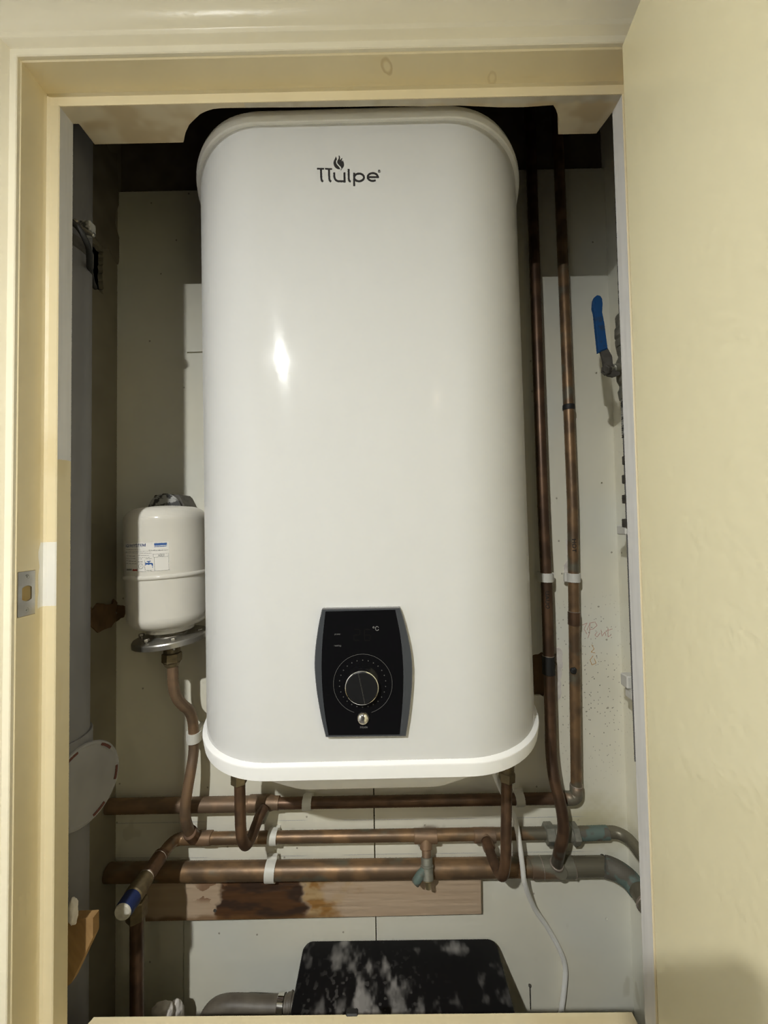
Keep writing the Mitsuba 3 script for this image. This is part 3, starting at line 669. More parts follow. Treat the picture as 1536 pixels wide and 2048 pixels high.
# upright pipe next to the heater, bending down into the lower run
d_pts = [V(0.3398, 0.816, 0.7881), V(0.3388, 0.797, 0.8331), V(0.3446, 0.789, 0.8787), V(0.3411, 0.789, 0.9267), V(0.3322, 0.797, 0.9786), V(0.3331, 0.81, 1.0259), V(0.3367, 0.818, 1.0829), V(0.3382, 0.82, 1.3318), V(0.3363, 0.822, 1.5438), V(0.3356, 0.825, 1.936), V(0.3359, 0.828, 2.1723)]
d_top = d_pts[-1] + (d_pts[-1] - d_pts[-2]) * (2.1 - (d_pts[-1][2] - CZ)) / (d_pts[-1][2] - d_pts[-2][2])
p4 = thing('copper_pipe', 'dark upright copper pipe closest to the heater, bending over two pipes into the lowest', 'pipe')
obj('run', tube(bez(d_pts + [d_top], 8), 0.0112), 'copper_dark', p4, True)
obj('solder_ring', sleeve(V(0.3397, 0.8155, 0.7896), V(0.3398, 0.813, 0.7957), 0.0134), 'solder', p4)
cc = V(0.3367, 0.819, 1.191); cd = unit(V(0.3382, 0.82, 1.3318) - V(0.3367, 0.818, 1.0829))
obj('coupling', sleeve(cc - cd * 0.014, cc + cd * 0.024, 0.0126), 'rubber_black', p4)
obj('solder_ring', sleeve(cc + cd * 0.024, cc + cd * 0.0255, 0.0124), 'solder', p4)
# feed of the expansion vessel
p5 = thing('copper_pipe', 'thin wavy copper pipe dropping from the expansion vessel beside the heater', 'pipe')
obj('run', tube(bez([(-0.4282, 0.77, 1.2439), (-0.4277, 0.77, 1.2115), (-0.4269, 0.772, 1.1822), (-0.4227, 0.778, 1.1569), (-0.4149, 0.786, 1.1393), (-0.4085, 0.795, 1.1249), (-0.4059, 0.804, 1.1012), (-0.4064, 0.81, 1.0655), (-0.406, 0.808, 1.033), (-0.4062, 0.798, 1.0037), (-0.4093, 0.79, 0.9692), (-0.4129, 0.788, 0.9362), (-0.4141, 0.793, 0.9059), (-0.4147, 0.808, 0.8745), (-0.4125, 0.822, 0.8533)], 6), 0.0100), 'copper_dull', p5, True)
obj('elbow', sleeve(V(*(-0.4127, 0.806, 0.873)), V(*(-0.4135, 0.826, 0.847)), 0.0128), 'copper_dark', p5)
# U bends under the heater
p6 = thing('copper_pipe', 'U-shaped copper connection under the left half of the heater', 'pipe', 'U-shaped copper connections under the heater')
obj('run', tube(bez([(-0.2828, 0.735, 1.0416), (-0.2823, 0.735, 0.9864), (-0.2812, 0.735, 0.936), (-0.2792, 0.738, 0.9108), (-0.2754, 0.748, 0.8943), (-0.2718, 0.765, 0.8947), (-0.2687, 0.785, 0.904), (-0.2645, 0.8, 0.9124), (-0.2601, 0.812, 0.9177)], 7), 0.0099), 'copper_dark', p6, True)
obj('union_nut', cat(hexnut(V(*(-0.2835, 0.735, 1.0176)), V(*(-0.2833, 0.735, 1.0361)), 0.0150), sleeve(V(*(-0.2834, 0.735, 1.0342)), V(*(-0.2835, 0.735, 1.0878)), 0.0125)), 'brass_old', p6, False)
p7 = thing('copper_pipe', 'U-shaped copper connection under the right end of the heater, beside the white cable', 'pipe', 'U-shaped copper connections under the heater')
obj('run', tube(bez([(0.2192, 0.735, 1.0434), (0.2165, 0.735, 0.9793), (0.2136, 0.735, 0.9063), (0.2122, 0.735, 0.87), (0.2098, 0.74, 0.8448), (0.2062, 0.748, 0.8314), (0.2027, 0.762, 0.8302), (0.1991, 0.78, 0.8347), (0.1969, 0.797, 0.839), (0.1954, 0.814, 0.8421)], 7), 0.0099), 'copper_dark', p7, True)
obj('union_nut', cat(hexnut(V(*(0.2179, 0.735, 1.015)), V(*(0.2189, 0.735, 1.0333)), 0.0152), sleeve(V(*(0.2189, 0.735, 1.0315)), V(*(0.2211, 0.735, 1.0802)), 0.0128)), 'brass_old', p7, False)
# stop valve pointing out of the corner and the pipe below it
zv = VZ
sv = thing('stop_valve', 'blue-bodied stop valve with round metal end in the dark left corner', 'valve')
obj('body', lathe([(0, 0), (0.0118, 0), (0.0145, 0.004), (0.0150, 0.020), (0.0165, 0.024), (0.0165, 0.038), (0.0140, 0.042), (0, 0.042)], V(VX, 0.728, zv), (0, -1, 0)), 'brass_old', sv)
obj('blue_sleeve', lathe([(0, 0), (0.0150, 0), (0.0155, 0.003), (0.0150, 0.022), (0.0135, 0.025), (0, 0.025)], V(VX, 0.689, zv), (0, -1, 0)), 'cap_blue', sv)
obj('end_disc', lathe([(0, 0.003), (0.0122, 0.003), (0.0135, 0.0015), (0.0139, 0)], V(VX, 0.6645, zv), (0, -1, 0)), 'disc_grey', sv)
obj('lower_nut', hexnut(V(VX, 0.700, zv - 0.014), V(VX, 0.700, zv - 0.046), 0.0170), 'brass_old', sv, False)
p8 = thing('copper_pipe', 'dark upright copper pipe below the blue stop valve in the left corner', 'pipe')
obj('run', tube([V(VX, 0.700, zv - 0.046), V(VX, 0.702, Z(-1.31))], 0.0108), 'copper_dark', p8, True)

# pipe clips
def clip(c, axis, r, w, out=V(0, -1, 0), depth=None, tab=1):
    a = unit(axis)
    e2 = unit(out - a * (out @ a))
    e1 = np.cross(e2, a)
    depth = depth if depth is not None else WY - c[1]
    s = Point(0, 0).buffer(r + 0.0028, 32)
    s = s.union(sbox(-r * 0.55, -depth, r * 0.55, 0)).union(sbox(-r - 0.0028, -r * 0.75, r + 0.0028, 0.0))
    s = s.union(sbox(tab * (r + 0.001) if tab > 0 else -(r + 0.007), -r * 0.75, r + 0.007 if tab > 0 else -(r + 0.001), -r * 0.25))
    s = s.difference(Point(0, 0).buffer(r + 0.0002, 32)).buffer(0)
    return ext(s, c, e1, e2, a, -w / 2, w / 2)
CG = 'white plastic pipe clips'
def add_clip(c, axis, r, w, label, **k):
    key = obj('pipe_clip', clip(np.asarray(c, float), axis, r, w, **k), 'clip_white', None, 25)
    tag(key, label, 'pipe clip', CG)
    return key
ax1, ax2, ax3 = unit(a2 - a1), unit(b1 - b0), unit(c1 - c0)
add_clip(a1 + ax1 * ((V(*(-0.1758, 0.83, 0.9138)) - a1) @ ax1), ax1, G1, 0.0185, 'white pipe clip on the upper copper pipe beneath the middle of the heater', tab=-1)
add_clip(a1 + ax1 * ((V(*(0.2709, 0.83, 0.9126)) - a1) @ ax1), ax1, G1, 0.0185, 'white pipe clip on the upper copper pipe behind the white cable', tab=1)
add_clip(b0 + ax2 * ((V(*(-0.2495, 0.83, 0.8416)) - b0) @ ax2), ax2, G2, 0.0185, 'white pipe clip on the middle copper pipe near the left U-bend', tab=-1)
add_clip(c0 + ax3 * ((V(*(-0.2533, 0.83, 0.7748)) - c0) @ ax3), ax3, G3, 0.0205, 'larger white pipe clip on the lowest copper pipe above the stained wood', tab=1)
kb = (1155 - 1200) / (1000 - 1200.)
pb = np.array(V(0.3382, 0.82, 1.3318)) * (1 - kb) + np.array(V(0.3363, 0.822, 1.5438)) * kb
add_clip(pb, cd, 0.0112, 0.0185, 'white pipe clip on the dark upright pipe closest to the heater', tab=-1)
ka = V(*(0.4021, 0.83, 1.3767))
add_clip(a2 + cdir * ((ka - a2) @ cdir), cdir, G1, 0.0185, 'white pipe clip holding the pipe marked hot, with torn paint around it', tab=1)
add_clip(V(*(-0.4064, 0.81, 1.0634)), (0, 0.03, 1), 0.0102, 0.0195, 'white pipe clip on the thin pipe under the expansion vessel', tab=1)
add_clip(V(VX, 0.702, Z(-0.90)), (0, 0, 1), 0.0110, 0.016, 'white pipe clip low in the dark left corner, just above the threshold', out=V(0.5, -0.8, 0), depth=0.10, tab=1)
# torn paint beside the hot pipe
tp = jag([(0.3976, 1.4582), (0.4074, 1.4558), (0.4058, 1.3677), (0.3904, 1.3701), (0.3925, 1.4009), (0.4005, 1.4118)], 0.0006, 0.004, 12)
obj('torn_paint', ext(tp, (0, WY, 0), *XZ, 0, 0.0012), 'raw_plaster', wb, False)

# handwriting: on the pipes and on the wall
def on_pipe(s, c, axis, r, h, L, seed):
    """Hand lettering running down a pipe, bent round it on the hall side."""
    t = text(s, h, L, True)
    t = t.subdivide()
    v = np.array(t.vertices)
    v[:, 1] += 0.0004 * np.sin(v[:, 0] * 700 + seed)
    a = -unit(axis)
    e2 = unit(V(-0.25, -1, 0) - a * (V(-0.25, -1, 0) @ a))
    e1 = np.cross(a, e2)
    rr, th = r + 0.0001 + v[:, 2] * 0.6, v[:, 1] / r
    w = np.asarray(c) + np.outer(v[:, 0], a) + (rr * np.cos(th))[:, None] * e2 + (rr * np.sin(th))[:, None] * -e1
    t.vertices = w
    return t
obj('marker_writing', on_pipe('HOT', a2 + cdir * ((V(*(0.4048, 0.83, 1.4452)) - a2) @ cdir), cdir, G1, 0.0075, 0.028, 1), 'ink_black', p1, False, label='handwritten word HOT in black marker')
obj('marker_writing', on_pipe('UAUO', pb + cd * (V(*(0.3393, 0.82, 1.3339)) - pb).dot(cd), cd, 0.0112, 0.0070, 0.036, 2), 'ink_black', p4, False)
def scrawl(strokes, w, m, name):
    g = unary_union([LineString(k).buffer(w) for k in strokes])
    return obj(name, ext(g, (0, WY, 0), *XZ, 0.0, 0.0003), m, wb, False)
scrawl([[(0.4385, 1.2577), (0.4456, 1.2728), (0.4438, 1.251), (0.4401, 1.2402)], [(0.4456, 1.2728), (0.4566, 1.2748), (0.4608, 1.2671), (0.4517, 1.2596), (0.444, 1.2587)], [(0.4603, 1.2529), (0.4557, 1.2465), (0.4599, 1.242), (0.4668, 1.2506)], [(0.4692, 1.2572), (0.471, 1.244), (0.4778, 1.2526), (0.4797, 1.2439)], [(0.4847, 1.2613), (0.484, 1.2417), (0.4908, 1.2459)], [(0.4801, 1.2548), (0.4934, 1.2589)], [(0.4279, 1.2687), (0.439, 1.2729), (0.432, 1.2599), (0.4382, 1.2489)]], 0.0006, 'scribble_red', 'red_scribble')
scrawl([[(0.4484, 1.2248), (0.4525, 1.216), (0.4457, 1.2096), (0.4544, 1.2073)], [(0.4498, 1.2009), (0.4429, 1.1923), (0.4469, 1.1814), (0.4558, 1.1856), (0.4518, 1.1965)]], 0.0006, 'scribble_orange', 'orange_scribble')

# ------------------------------------------------------------ expansion vessel
tx = thing('expansion_vessel', 'small cream expansion vessel with printed label, hanging beside the heater', 'tank')
ta_b, ta_t = V(*(-0.4316, 0.77, 1.3149)), V(*(-0.4384, 0.77, 1.5243))
tax = unit(ta_t - ta_b)
tR = 0.0745
s1, s0, sm = 0.2274, -0.0176, 0.0934
prof_l = [(0, s0), (0.042, s0), (0.0425, s0 + 0.008), (0.050, s0 + 0.010)] + [(tR - 0.026 + 0.026 * math.sin(a), s0 + 0.036 - 0.026 * math.cos(a)) for a in np.linspace(0.2, math.pi / 2, 9)] + [(tR, sm - 0.004)]
prof_u = [(tR, sm + 0.004)] + [(tR - 0.032 + 0.032 * math.cos(a), s1 - 0.030 + 0.027 * math.sin(a)) for a in np.linspace(0, math.pi / 2, 10)] + [(0.03, s1 - 0.001), (0, s1)]
sh_u = obj('upper_shell', lathe(prof_u, ta_b, tax, 64), 'tank_cream', tx, 40)
obj('lower_shell', lathe(prof_l, ta_b, tax, 64), 'tank_cream', tx, 40)
obj('seam', lathe([(tR - 0.001, sm - 0.005), (tR + 0.0022, sm - 0.0035), (tR + 0.0030, sm), (tR + 0.0022, sm + 0.0035), (tR - 0.001, sm + 0.005)], ta_b, tax, 64), 'tank_cream', tx, True)
fl = unit(tax + V(0.0, 0.0, 0.0))
fo = ta_b + tax * (s0 - 0.020)
ft = unit(V(-0.07, -0.02, 1))
obj('flange', cat(lathe([(0.030, 0.010), (0.060, 0.010), (0.0655, 0.0085), (0.0670, 0.006), (0.0670, -0.002), (0.0650, -0.003), (0.0620, 0.003), (0.030, 0.003)], fo, ft, 64), lathe([(0.030, 0.003), (0.030, 0.012)], fo, ft, 48)), 'steel', tx, 25, label='pressed steel flange ring')
for k, an in enumerate((-1.95, -1.0, -2.9, 0.3)):
    e1, e2, _ = frame_of(ft)
    q = fo + 0.052 * (math.cos(an) * V(1, 0, 0) + math.sin(an) * V(0, 1, 0)) + ft * 0.010
    obj('bolt', cat(hexnut(q, q + ft * 0.005, 0.0055), sleeve(q - ft * 0.018, q, 0.003)), 'steel', tx, False)
obj('thread', sleeve(fo + V(0, 0, 0.004), fo + V(0.001, 0, -0.026), 0.0150), 'brass_old', tx)
nb = fo + V(0.001, 0, -0.026)
obj('compression_nut', cat(hexnut(nb, nb + V(0, 0, -0.019), 0.0180), lathe([(0.0155, 0), (0.0125, 0.007), (0.010, 0.009)], nb + V(0, 0, -0.019), (0, 0, -1))), 'brass_old', tx, False)
# bracket behind the head of the vessel
bo = V(*(-0.4562, 0.795, 1.5355))
half = Point(0, 0).buffer(0.034, 40).intersection(sbox(-1, -0.01, 1, 1))
obj('bracket', cat(ext(half, bo, V(1, 0, 0), V(0, 0, 1), V(0, -1, 0), 0, 0.004), ext(half, bo + V(0, 0.02, 0), V(1, 0, 0), V(0, 0, 1), V(0, -1, 0), 0, 0.003)), 'galvanised', tx, 25, label='mottled grey half-round bracket')
for sg in (-1, 1):
    ear = Polygon([(sg * 0.043, -0.004), (sg * 0.025, 0.032), (sg * 0.015, 0.032), (sg * 0.030, 0.0)])
    em = ext(ear, bo + V(0, 0.008, 0), V(1, 0, 0), V(0, 0, 1), V(0, -1, 0), -0.045, 0.003)
    em.fix_normals()
    obj('bracket_ear', em, 'dark_iron', tx, False)
# printed label: everything is laid round the shell
le1, le2, _ = frame_of(tax)
lab0 = V(*(-0.4349, 0.77, 1.4441))
labz = (lab0 - ta_b) @ tax
def wrap(m, lift, n=1):
    m = m.copy()
    v = np.array(m.vertices)
    th = v[:, 0] / tR
    r = tR + lift + v[:, 2]
    m.vertices = ta_b + np.outer(labz + v[:, 1], tax) + (r * np.cos(th))[:, None] * le2 + (r * np.sin(th))[:, None] * le1
    return m
# label space: x along the shell from the middle line facing the hall, y up
def lx(px):
    """Arc length at which a column of the label lies, the shell being seen from half right."""
    return tR * (math.asin(max(-0.999, min(0.999, (px - 591) / 495.0))) + 0.50)
def ly(py, px=370):
    return (815 - py + 0.055 * (590 - px)) / 5.85 / 1000.0
SGN = 1 if le1[0] > 0 else -1
def wrapped(poly, lift=0.0002, t=0.00025):
    g = [q for q in getattr(poly, 'geoms', [poly]) if q.area > 1e-13]
    ms = []
    for q in g:
        x0, y0, x1, y1 = q.bounds
        for k in range(int(math.floor(x0 / 0.004)), int(math.floor(x1 / 0.004)) + 1):
            c = q.intersection(sbox(k * 0.004, -1, (k + 1) * 0.004, 1))
            for h in getattr(c, 'geoms', [c]):
                if h.geom_type == 'Polygon' and h.area > 1e-13:
                    ms.append(trimesh.creation.extrude_polygon(h, t, engine='earcut'))
    m = cat(*ms)
    m.vertices[:, 0] *= SGN
    if SGN < 0: m.invert()
    return wrap(m, lift)
def lrect(x0, y0, x1, y1):
    return sbox(lx(x0), ly(y1, (x0 + x1) / 2), lx(x1), ly(y0, (x0 + x1) / 2))
lb = obj('label', wrapped(lrect(133, 662, 607, 965), 0.0001, 0.0002), 'label_white', tx, False, label='printed maker label')
def ltext(s, x0, x1, y, h, m, bold=False):
    t = text(s, h / 5850.0, abs(lx(x1) - lx(x0)), bold)
    t = t.subdivide_to_size(0.004)
    t.vertices[:, 2] *= 0.5
    t.vertices[:, 0] += (lx(x0) + lx(x1)) / 2
    t.vertices[:, 1] += ly(y, (x0 + x1) / 2)
    t.vertices[:, 0] *= SGN
    if SGN < 0: t.invert()
    return obj('lettering', wrap(t, 0.0003), m, lb, False)
ltext('AQUASYSTEM', 140, 362, 692, 30, 'print_navy', True)
obj('blue_badge', wrapped(lrect(452, 664, 585, 690), 0.0003), 'print_blue', lb, False)
obj('blue_badge', wrapped(lrect(452, 697, 585, 704), 0.0003), 'print_blue', lb, False)
def fine(x0, y0, x1, y1, n, seed):
    """Rows of print too small to read."""
    g, r = [], np.random.default_rng(seed)
    for i in range(n):
        y = y0 + (y1 - y0) * i / max(1, n - 1)
        x = x0
        while x < x1 - 8:
            w = min(r.uniform(10, 34), x1 - x)
            g.append(lrect(x, y - 2.4, x + w, y + 2.4))
            x += w + 6
    return obj('fine_print', wrapped(unary_union(g), 0.0003), 'print_grey', lb, False)
fine(142, 738, 310, 738, 1, 1); fine(392, 740, 595, 740, 1, 2); fine(142, 772, 425, 772, 1, 3)
fine(146, 806, 258, 886, 4, 4); fine(276, 795, 405, 818, 2, 5); fine(272, 834, 330, 834, 1, 6); fine(360, 832, 420, 832, 1, 7); fine(276, 858, 325, 870, 2, 8); fine(362, 952, 420, 952, 1, 9)
frame_lines = unary_union([lrect(138, 750, 600, 753), lrect(437, 778, 440, 812), lrect(437, 778, 600, 781), lrect(437, 810, 600, 813), lrect(597, 778, 600, 950), lrect(447, 813, 450, 958), lrect(268, 838, 270, 962), lrect(347, 838, 349, 962), lrect(262, 960, 605, 962)])
obj('ruled_frame', wrapped(frame_lines, 0.0003), 'print_grey', lb, False)
ltext('AR2', 488, 556, 795, 22, 'print_grey', True)
gc = (lx(305), ly(912, 305))
obj('gauge_mark', wrapped(Point(gc).buffer(0.0047).difference(Point(gc).buffer(0.0040)).union(LineString([(gc[0] - 0.001, gc[1] - 0.001), (gc[0] + 0.0012, gc[1] + 0.0014)]).buffer(0.0003)), 0.0003), 'print_grey', lb, False)
tc = (lx(390), ly(885, 390))
tapg = unary_union([affinity.translate(q, tc[0], tc[1]) for q in (sbox(-0.0055, -0.001, 0.004, 0.0018), sbox(-0.0063, -0.0024, -0.005, 0.0032), sbox(-0.0008, 0.001, 0.0008, 0.0046), sbox(-0.0034, 0.0040, 0.0034, 0.0054), Point(0, 0.0002).buffer(0.0022), LineString([(0.003, 0.0004), (0.0055, 0.0), (0.006, -0.0028)]).buffer(0.0012), Point(0.0062, -0.0062).buffer(0.0008))])
obj('tap_mark', wrapped(tapg, 0.0003), 'print_blue', lb, False)
obj('dark_bar', wrapped(lrect(146, 944, 205, 962), 0.0003), 'print_grey', lb, False)
obj('red_bar', wrapped(lrect(214, 944, 266, 962), 0.0003), 'print_red', lb, False)

# ------------------------------------------------------------ soil pipe in the left corner
sx, sy, sr = -0.545, 0.620, 0.0545
so = thing('waste_pipe', 'thick grey plastic waste pipe standing behind the left door post', 'pipe')
zl = 1.1695
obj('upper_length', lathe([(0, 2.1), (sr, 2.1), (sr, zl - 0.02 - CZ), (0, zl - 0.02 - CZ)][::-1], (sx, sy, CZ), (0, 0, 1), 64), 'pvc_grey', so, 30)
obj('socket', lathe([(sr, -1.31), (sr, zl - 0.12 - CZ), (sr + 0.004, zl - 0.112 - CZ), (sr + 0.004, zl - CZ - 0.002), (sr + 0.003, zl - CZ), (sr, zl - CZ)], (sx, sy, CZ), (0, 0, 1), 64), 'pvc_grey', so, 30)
dcen = V(*(-0.4802, 0.615, 1.0976))
dnn = unit(V(0.977, -0.20, 0.076))
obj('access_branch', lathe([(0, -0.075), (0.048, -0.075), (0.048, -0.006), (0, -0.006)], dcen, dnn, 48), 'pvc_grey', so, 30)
dR = 0.0595
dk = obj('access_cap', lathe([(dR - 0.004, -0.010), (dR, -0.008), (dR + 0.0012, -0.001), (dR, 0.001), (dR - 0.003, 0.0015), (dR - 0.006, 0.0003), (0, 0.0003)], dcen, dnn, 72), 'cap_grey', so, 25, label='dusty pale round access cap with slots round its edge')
ke1, ke2, _ = frame_of(dnn)
for an in (20, 75, 135, 200, 255, 315):
    q = LineString([((dR - 0.0045) * math.cos(math.radians(an + t)), (dR - 0.0045) * math.sin(math.radians(an + t))) for t in np.linspace(-11, 11, 9)]).buffer(0.0019, cap_style=2)
    obj('slot', ext(q, dcen, ke1, ke2, dnn, 0.0008, 0.0018), 'slot_brown', dk, False)
# clamp and black cable on the waste pipe
cl_z = 1.9642
pcmp = thing('pipe_clamp', 'rusty metal clamp with screw on the waste pipe near the top of the cupboard', 'clamp')
obj('band', lathe([(sr, -0.010), (sr + 0.002, -0.009), (sr + 0.002, 0.009), (sr, 0.010)], (sx, sy, cl_z), (0, 0, 1), 56), 'dark_iron', pcmp, 30)
kx = V(*(-0.4645, 0.59, 1.9738))
obj('lug', rbox(kx[0] - 0.008, kx[0] + 0.010, kx[1] - 0.004, kx[1] + 0.010, kx[2] - 0.010, kx[2] + 0.010, 0.002), 'galvanised', pcmp)
obj('screw', cat(sleeve(kx + V(-0.012, -0.006, 0.002), kx + V(0.014, 0.0, -0.014), 0.0028), hexnut(kx + V(-0.013, -0.007, 0.003), kx + V(-0.008, -0.005, 0.0005), 0.006)), 'steel', pcmp, False)
tag(obj('black_cable', tube(bez([(-0.4691, 0.548, 1.9611), (-0.4601, 0.555, 1.9568), (-0.4523, 0.562, 1.95), (-0.4495, 0.57, 1.9399), (-0.4549, 0.585, 1.9338), (-0.4812, 0.62, 1.9345), (-0.5231, 0.68, 1.9488), (-0.548, 0.72, 1.9604)], 6), 0.0042, 12), 'rubber_black', None, True), 'black cable curving over the grey waste pipe near the top', 'cable')
# sawn board end fixed behind the left post
by = 0.580
bp = [(-0.4401, 0.9282), (-0.4399, 0.9011), (-0.4712, 0.8363), (-0.4890, 0.8231), (-0.4890, 0.9271)]
tag(obj('timber_offcut', front(Polygon(bp).buffer(-0.0006).buffer(0.0006), by, 0.012), 'block_wood', None, False), 'sawn timber offcut with a slanted end behind the left door post, low down', 'timber')
tag(obj('plaster_lump', rough_lump(V(*(-0.4583, 0.566, 0.9521)), (0.0065, 0.006, 0.019), 3), 'raw_plaster', None, True), 'small pale lump of plaster on the timber offcut behind the left post', 'plaster')

# ------------------------------------------------------------ batten under the pipes
bt0, bt1 = (-0.5227, 0.834, 0.7513), (0.1876, 0.834, 0.7479)
bb0, bb1 = (-0.5227, 0.834, 0.6681), (0.1869, 0.834, 0.6742)
bg = Polygon([bt0[::2], bt1[::2], bb1[::2], bb0[::2]])
bg = bg.buffer(-0.001).buffer(0.001)
bm = front(bg, 0.8352, 0.0196)
bev = ext(bg.buffer(-0.0012), (0, 0.8352, 0), *XZ, 0, 0.0010)
btn = obj('batten', cat(bm, bev), 'batten_wood', None, False)
tag(btn, 'water-stained wooden batten screwed to the wall under the lowest pipe', 'wood batten')
scx = V(*(-0.3746, 0.834, 0.6897))
obj('screw', lathe([(0.0005, 0.0004), (0.0022, 0.0010), (0.0032, 0.0008), (0.0034, 0)], scx, (0, -1, 0), 16), 'dark_iron', btn)

# ------------------------------------------------------------ black tub and hose
ZB = 0.6161
tx0, tx1 = -0.1891, 0.218
tb_ = thing('plastic_tub', 'upturned black plastic tub covered in white plaster dust behind the threshold', 'tub')
tubo = sbox(tx0, 0.600, tx1, 0.8445).buffer(-0.018).buffer(0.018, 10)
def prism_rings(rings):
    v, f = [], []
    for g, z in rings:
        q = np.array(tubo.buffer(g, 10).exterior.coords)[:-1] if g else np.array(tubo.exterior.coords)[:-1]
        v.append(q); 
    n = len(v[0])
    c = np.array(tubo.centroid.coords[0])
    base = np.array(tubo.exterior.coords)[:-1]
    d = base - c
    vv = []
    for g, z in rings:
        s = 1 + g / np.abs(d).max(0)
        vv.append(np.column_stack([c + d * s, np.full(n, z)]))
    n = len(base)
    for i in range(len(rings) - 1):
        for k in range(n):
            j = (k + 1) % n
            f += [(i * n + k, (i + 1) * n + j, i * n + j), (i * n + k, (i + 1) * n + k, (i + 1) * n + j)]
    V0 = np.vstack(vv + [np.array([[*c, rings[0][1]]])])
    f += [(len(V0) - 1, k, (k + 1) % n) for k in range(n)]
    m = trimesh.Trimesh(V0, np.array(f), process=False)
    m.fix_normals()
    return m
obj('base', prism_rings([(-0.006, ZB), (-0.002, ZB - 0.001), (0.0, ZB - 0.005), (0.004, ZB - 0.06), (0.002, ZB - 0.30), (-0.01, ZB - 0.301)]), 'tub_black', tb_, 30)
tag(obj('plastic_clip', rbox(*sorted((-0.0704, -0.0529)), 0.5770, 0.586, ZS - 0.020, ZS + 0.002, 0.0015), 'rubber_black', None, 30), 'small black plastic clip on the back edge of the threshold', 'clip')
hz = thing('drain_hose', 'grey plastic drain hose bent down at the left of the black tub', 'hose')
hp = [(-0.1872, 0.775, 0.5655), (-0.2222, 0.775, 0.5641), (-0.2612, 0.775, 0.5645), (-0.3002, 0.775, 0.5669), (-0.3294, 0.775, 0.5663), (-0.3509, 0.775, 0.559), (-0.3646, 0.775, 0.5404), (-0.3686, 0.775, 0.5124), (-0.3698, 0.775, 0.4751)]
obj('hose', tube(bez(hp, 6), 0.0162, 24), 'hose_grey', hz, True)
obj('coupling', cat(sleeve((-0.1833, 0.775, 0.5655), (-0.2086, 0.775, 0.5648), 0.0180), sleeve((-0.1988, 0.775, 0.5656), (-0.2027, 0.775, 0.5657), 0.0195)), 'hose_grey', hz)
obj('hose_clip', sleeve((-0.2125, 0.775, 0.5649), (-0.2261, 0.775, 0.5641), 0.0185), 'chrome', hz, label='shiny metal hose clip')
for k, (c, s, lab) in enumerate(((V(*(-0.4543, 0.78, 0.5476)), (0.020, 0.014, 0.018), 'small heap of broken plaster behind the threshold beside the dark corner pipe'), (V(*(-0.4398, 0.8, 0.5277)), (0.013, 0.012, 0.022), 'upright sliver of broken plaster left of the drain hose'))):
    tag(obj('rubble', cat(rough_lump(c, s, 20 + k), rbox(c[0] - 0.009, c[0] + 0.009, c[1] - 0.02, c[1] + 0.02, Z(-1.31), c[2] - 0.006, 0.004)), 'raw_plaster', None, 40), lab, 'rubble')
tag(obj('nail', lathe([(0, -0.004), (0.0010, 0), (0.0012, 0.045), (0.0030, 0.046), (0.0030, 0.048), (0, 0.048)], V(*(0.2904, 0.852, 0.4605)), (0, 0, 1), 10), 'dark_iron', None, 30), 'thin dark nail standing against the wall right of the black tub', 'nail')

# ------------------------------------------------------------ white mains cable
tag(obj('power_cable', tube(bez([(0.1948, 0.745, 1.0423), (0.2025, 0.755, 1.0106), (0.2232, 0.78, 0.9601), (0.2453, 0.797, 0.9134), (0.2561, 0.802, 0.8757), (0.2605, 0.8, 0.8396), (0.2645, 0.8, 0.8011), (0.2705, 0.806, 0.7601), (0.2968, 0.832, 0.689), (0.3279, 0.845, 0.6357), (0.3538, 0.847, 0.5869), (0.3644, 0.847, 0.5507), (0.3612, 0.845, 0.5141), (0.3521, 0.842, 0.4689), (0.344, 0.838, 0.4335)], 8), 0.0051, 16), 'cable_white', None, True), 'white power cable hanging from under the heater down behind the threshold', 'cable')

# ------------------------------------------------------------ gas pipe and ball valve on the right
vx, vy = 0.4660, 0.725
vz = 1.7833
gp_ = thing('service_pipe', 'upright pipe with threaded fittings half hidden behind the right door post', 'pipe')
obj('upper_length', sleeve(V(vx, vy, vz + 0.10), V(vx + 0.006, vy, Z(2.1)), 0.0120), 'galvanised', gp_)
obj('upper_fitting', lathe([(0.014, 0.045), (0.0190, 0.046), (0.0200, 0.058), (0.0175, 0.062), (0.0205, 0.066), (0.0200, 0.082), (0.0175, 0.086), (0.0185, 0.104), (0.0165, 0.108), (0.013, 0.109)], V(vx, vy, vz), (0, 0, 1)), 'brass_grey', gp_)
obj('threaded_length', lathe([(0.0135 + 0.0008 * (i % 2), -0.055 - 0.0022 * i) for i in range(34)], V(vx, vy, vz), (0, 0, 1)), 'galvanised', gp_, False)
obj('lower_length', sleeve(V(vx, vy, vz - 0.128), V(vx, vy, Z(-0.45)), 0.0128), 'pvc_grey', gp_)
for zz, rr in ((1.6115, 0.0150), (1.5756, 0.0165), (1.5378, 0.0175), (1.4926, 0.0190)):
    obj('collar', sleeve(V(vx, vy, zz + 0.008), V(vx, vy, zz - 0.008), rr), 'dark_iron', gp_)
gb = V(*(0.4592, 0.735, 1.4792))
tag(obj('cable_clip', rbox(gb[0] - 0.010, gb[0] + 0.012, 0.724, 0.752, gb[2] - 0.009, gb[2] + 0.009, 0.002), 'clip_white', None, 30), 'small white block clip at the edge of the right door post, below the ball valve', 'clip')
gb2 = V(*(0.4632, 0.74, 1.1902))
tag(obj('pipe_bracket', cat(rbox(gb2[0] - 0.012, gb2[0] + 0.010, 0.738, 0.760, gb2[2] - 0.012, gb2[2] + 0.012, 0.002), rbox(gb2[0] - 0.004, gb2[0] + 0.010, 0.738, 0.760, gb2[2] - 0.034, gb2[2] - 0.010, 0.002)), 'clip_white', None, 30), 'pale angled bracket at the edge of the right door post, low down', 'bracket')
bv = thing('ball_valve', 'ball valve with blue lever handle on the right cupboard wall', 'valve')
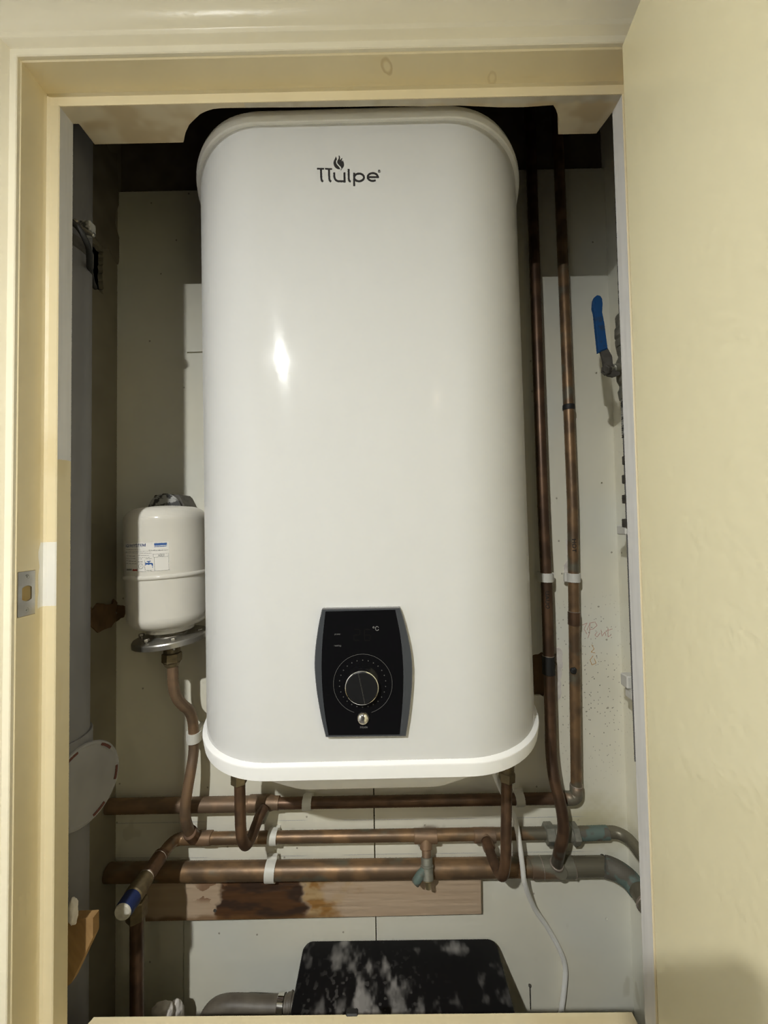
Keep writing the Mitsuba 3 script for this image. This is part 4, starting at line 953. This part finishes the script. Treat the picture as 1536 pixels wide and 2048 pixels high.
obj('body', lathe([(0.012, -0.056), (0.0165, -0.055), (0.0185, -0.040), (0.0165, -0.036), (0.0150, -0.030), (0.0195, -0.018), (0.0205, 0.0), (0.0195, 0.018), (0.0150, 0.028), (0.0170, 0.034), (0.0185, 0.044), (0.013, 0.046)], V(vx, vy, vz), (0, 0, 1)), 'brass_grey', bv)
st0, st1 = V(vx - 0.006, vy - 0.008, vz + 0.004), V(*(0.4112, 0.7, 1.7742))
obj('stem', cat(sleeve(st0, st0 + (st1 - st0) * 0.75, 0.0085), sleeve(st0 + (st1 - st0) * 0.72, st1, 0.0060)), 'brass_grey', bv)
hn = unit(st1 - st0)
obj('stem_nut', hexnut(st1 - hn * 0.003, st1 + hn * 0.006, 0.0095), 'dark_iron', bv, False)
LY = 0.700
LQ = lambda pts: Polygon(pts).buffer(-0.0008).buffer(0.0016).buffer(-0.0008)
arm = LQ([(0.3992, 1.8093), (0.4127, 1.814), (0.4202, 1.7991), (0.4211, 1.7844), (0.425, 1.772), (0.4341, 1.7694), (0.4329, 1.764), (0.4217, 1.7603), (0.4109, 1.763), (0.4033, 1.7725), (0.4045, 1.781), (0.403, 1.7921)])
obj('lever', ext(arm, (0, LY, 0), *XZ, -0.0022, 0.0022), 'dark_iron', bv, 20)
grip = LQ([(0.3964, 1.9126), (0.4017, 1.911), (0.4049, 1.9055), (0.4056, 1.8968), (0.4041, 1.8807), (0.4073, 1.8609), (0.4119, 1.8121), (0.3952, 1.8055), (0.3926, 1.8439), (0.3904, 1.8786), (0.3878, 1.8897), (0.3893, 1.9033), (0.3919, 1.9095)])
g0 = ext(grip, (0, LY, 0), *XZ, -0.0032, 0.0032)
g1 = ext(grip.buffer(-0.0016), (0, LY, 0), *XZ, -0.0048, 0.0048)
obj('grip', trimesh.convex.convex_hull(np.vstack([g0.vertices, g1.vertices])) if False else cat(g0, g1), 'valve_blue', bv, 20, label='blue plastic lever grip')

# ------------------------------------------------------------ lamps on the hall ceiling and the phone that takes the picture
for i, (pos, r, rad) in enumerate((LAMP_1, LAMP_2)):
    lab = ('bright ceiling lamp of the hall above the left door post', 'weaker warm ceiling lamp further back in the hall')[i]
    k = thing('ceiling_lamp', lab, 'ceiling lamp')
    scene[k + '__bulb'] = mikit.ply(lathe([(r, 0), (r, 0.0003), (r * 0.93, 0.0006), (r * 0.6, 0.0008), (0, 0.0009)], pos, (0, 0, -1), 40), 'label_white', False, emitter={'type': 'area', 'radiance': {'type': 'rgb', 'value': list(rad)}})
    obj('holder', lathe([(0, 0.034), (0.030, 0.034), (0.030, 0.028), (r + 0.006, 0.024), (r + 0.004, 0.001), (r + 0.002, -0.001), (r, 0.0005), (0, 0.0005)], pos, (0, 0, 1)), 'label_white', k)
ph = sbox(-0.047, Z(-0.132), 0.034, Z(0.027)).buffer(-0.014).buffer(0.014, 12)
sm = thing('smartphone', 'black smartphone held up at the camera position', 'phone')
obj('body', front(ph, -0.0125, 0.0070), 'phone_black', sm, 25)
obj('screen', front(ph.buffer(-0.0022), -0.0129, 0.0006), 'panel_glass', sm, 25)
bump = sbox(0.001, Z(-0.011), 0.031, Z(0.023)).buffer(-0.006).buffer(0.006, 10)
obj('camera_island', front(bump, -0.0056, 0.0012), 'phone_black', sm, 25)
for lx_, lz_ in ((0.009, 0.014), (0.009, -0.003), (0.0235, 0.0055)):
    obj('lens', lathe([(0, 0), (0.0058, 0), (0.0062, -0.0004), (0.0062, -0.0012)], (lx_, -0.0048, Z(lz_)), (0, 1, 0), 28), 'panel_glass', sm, 25)
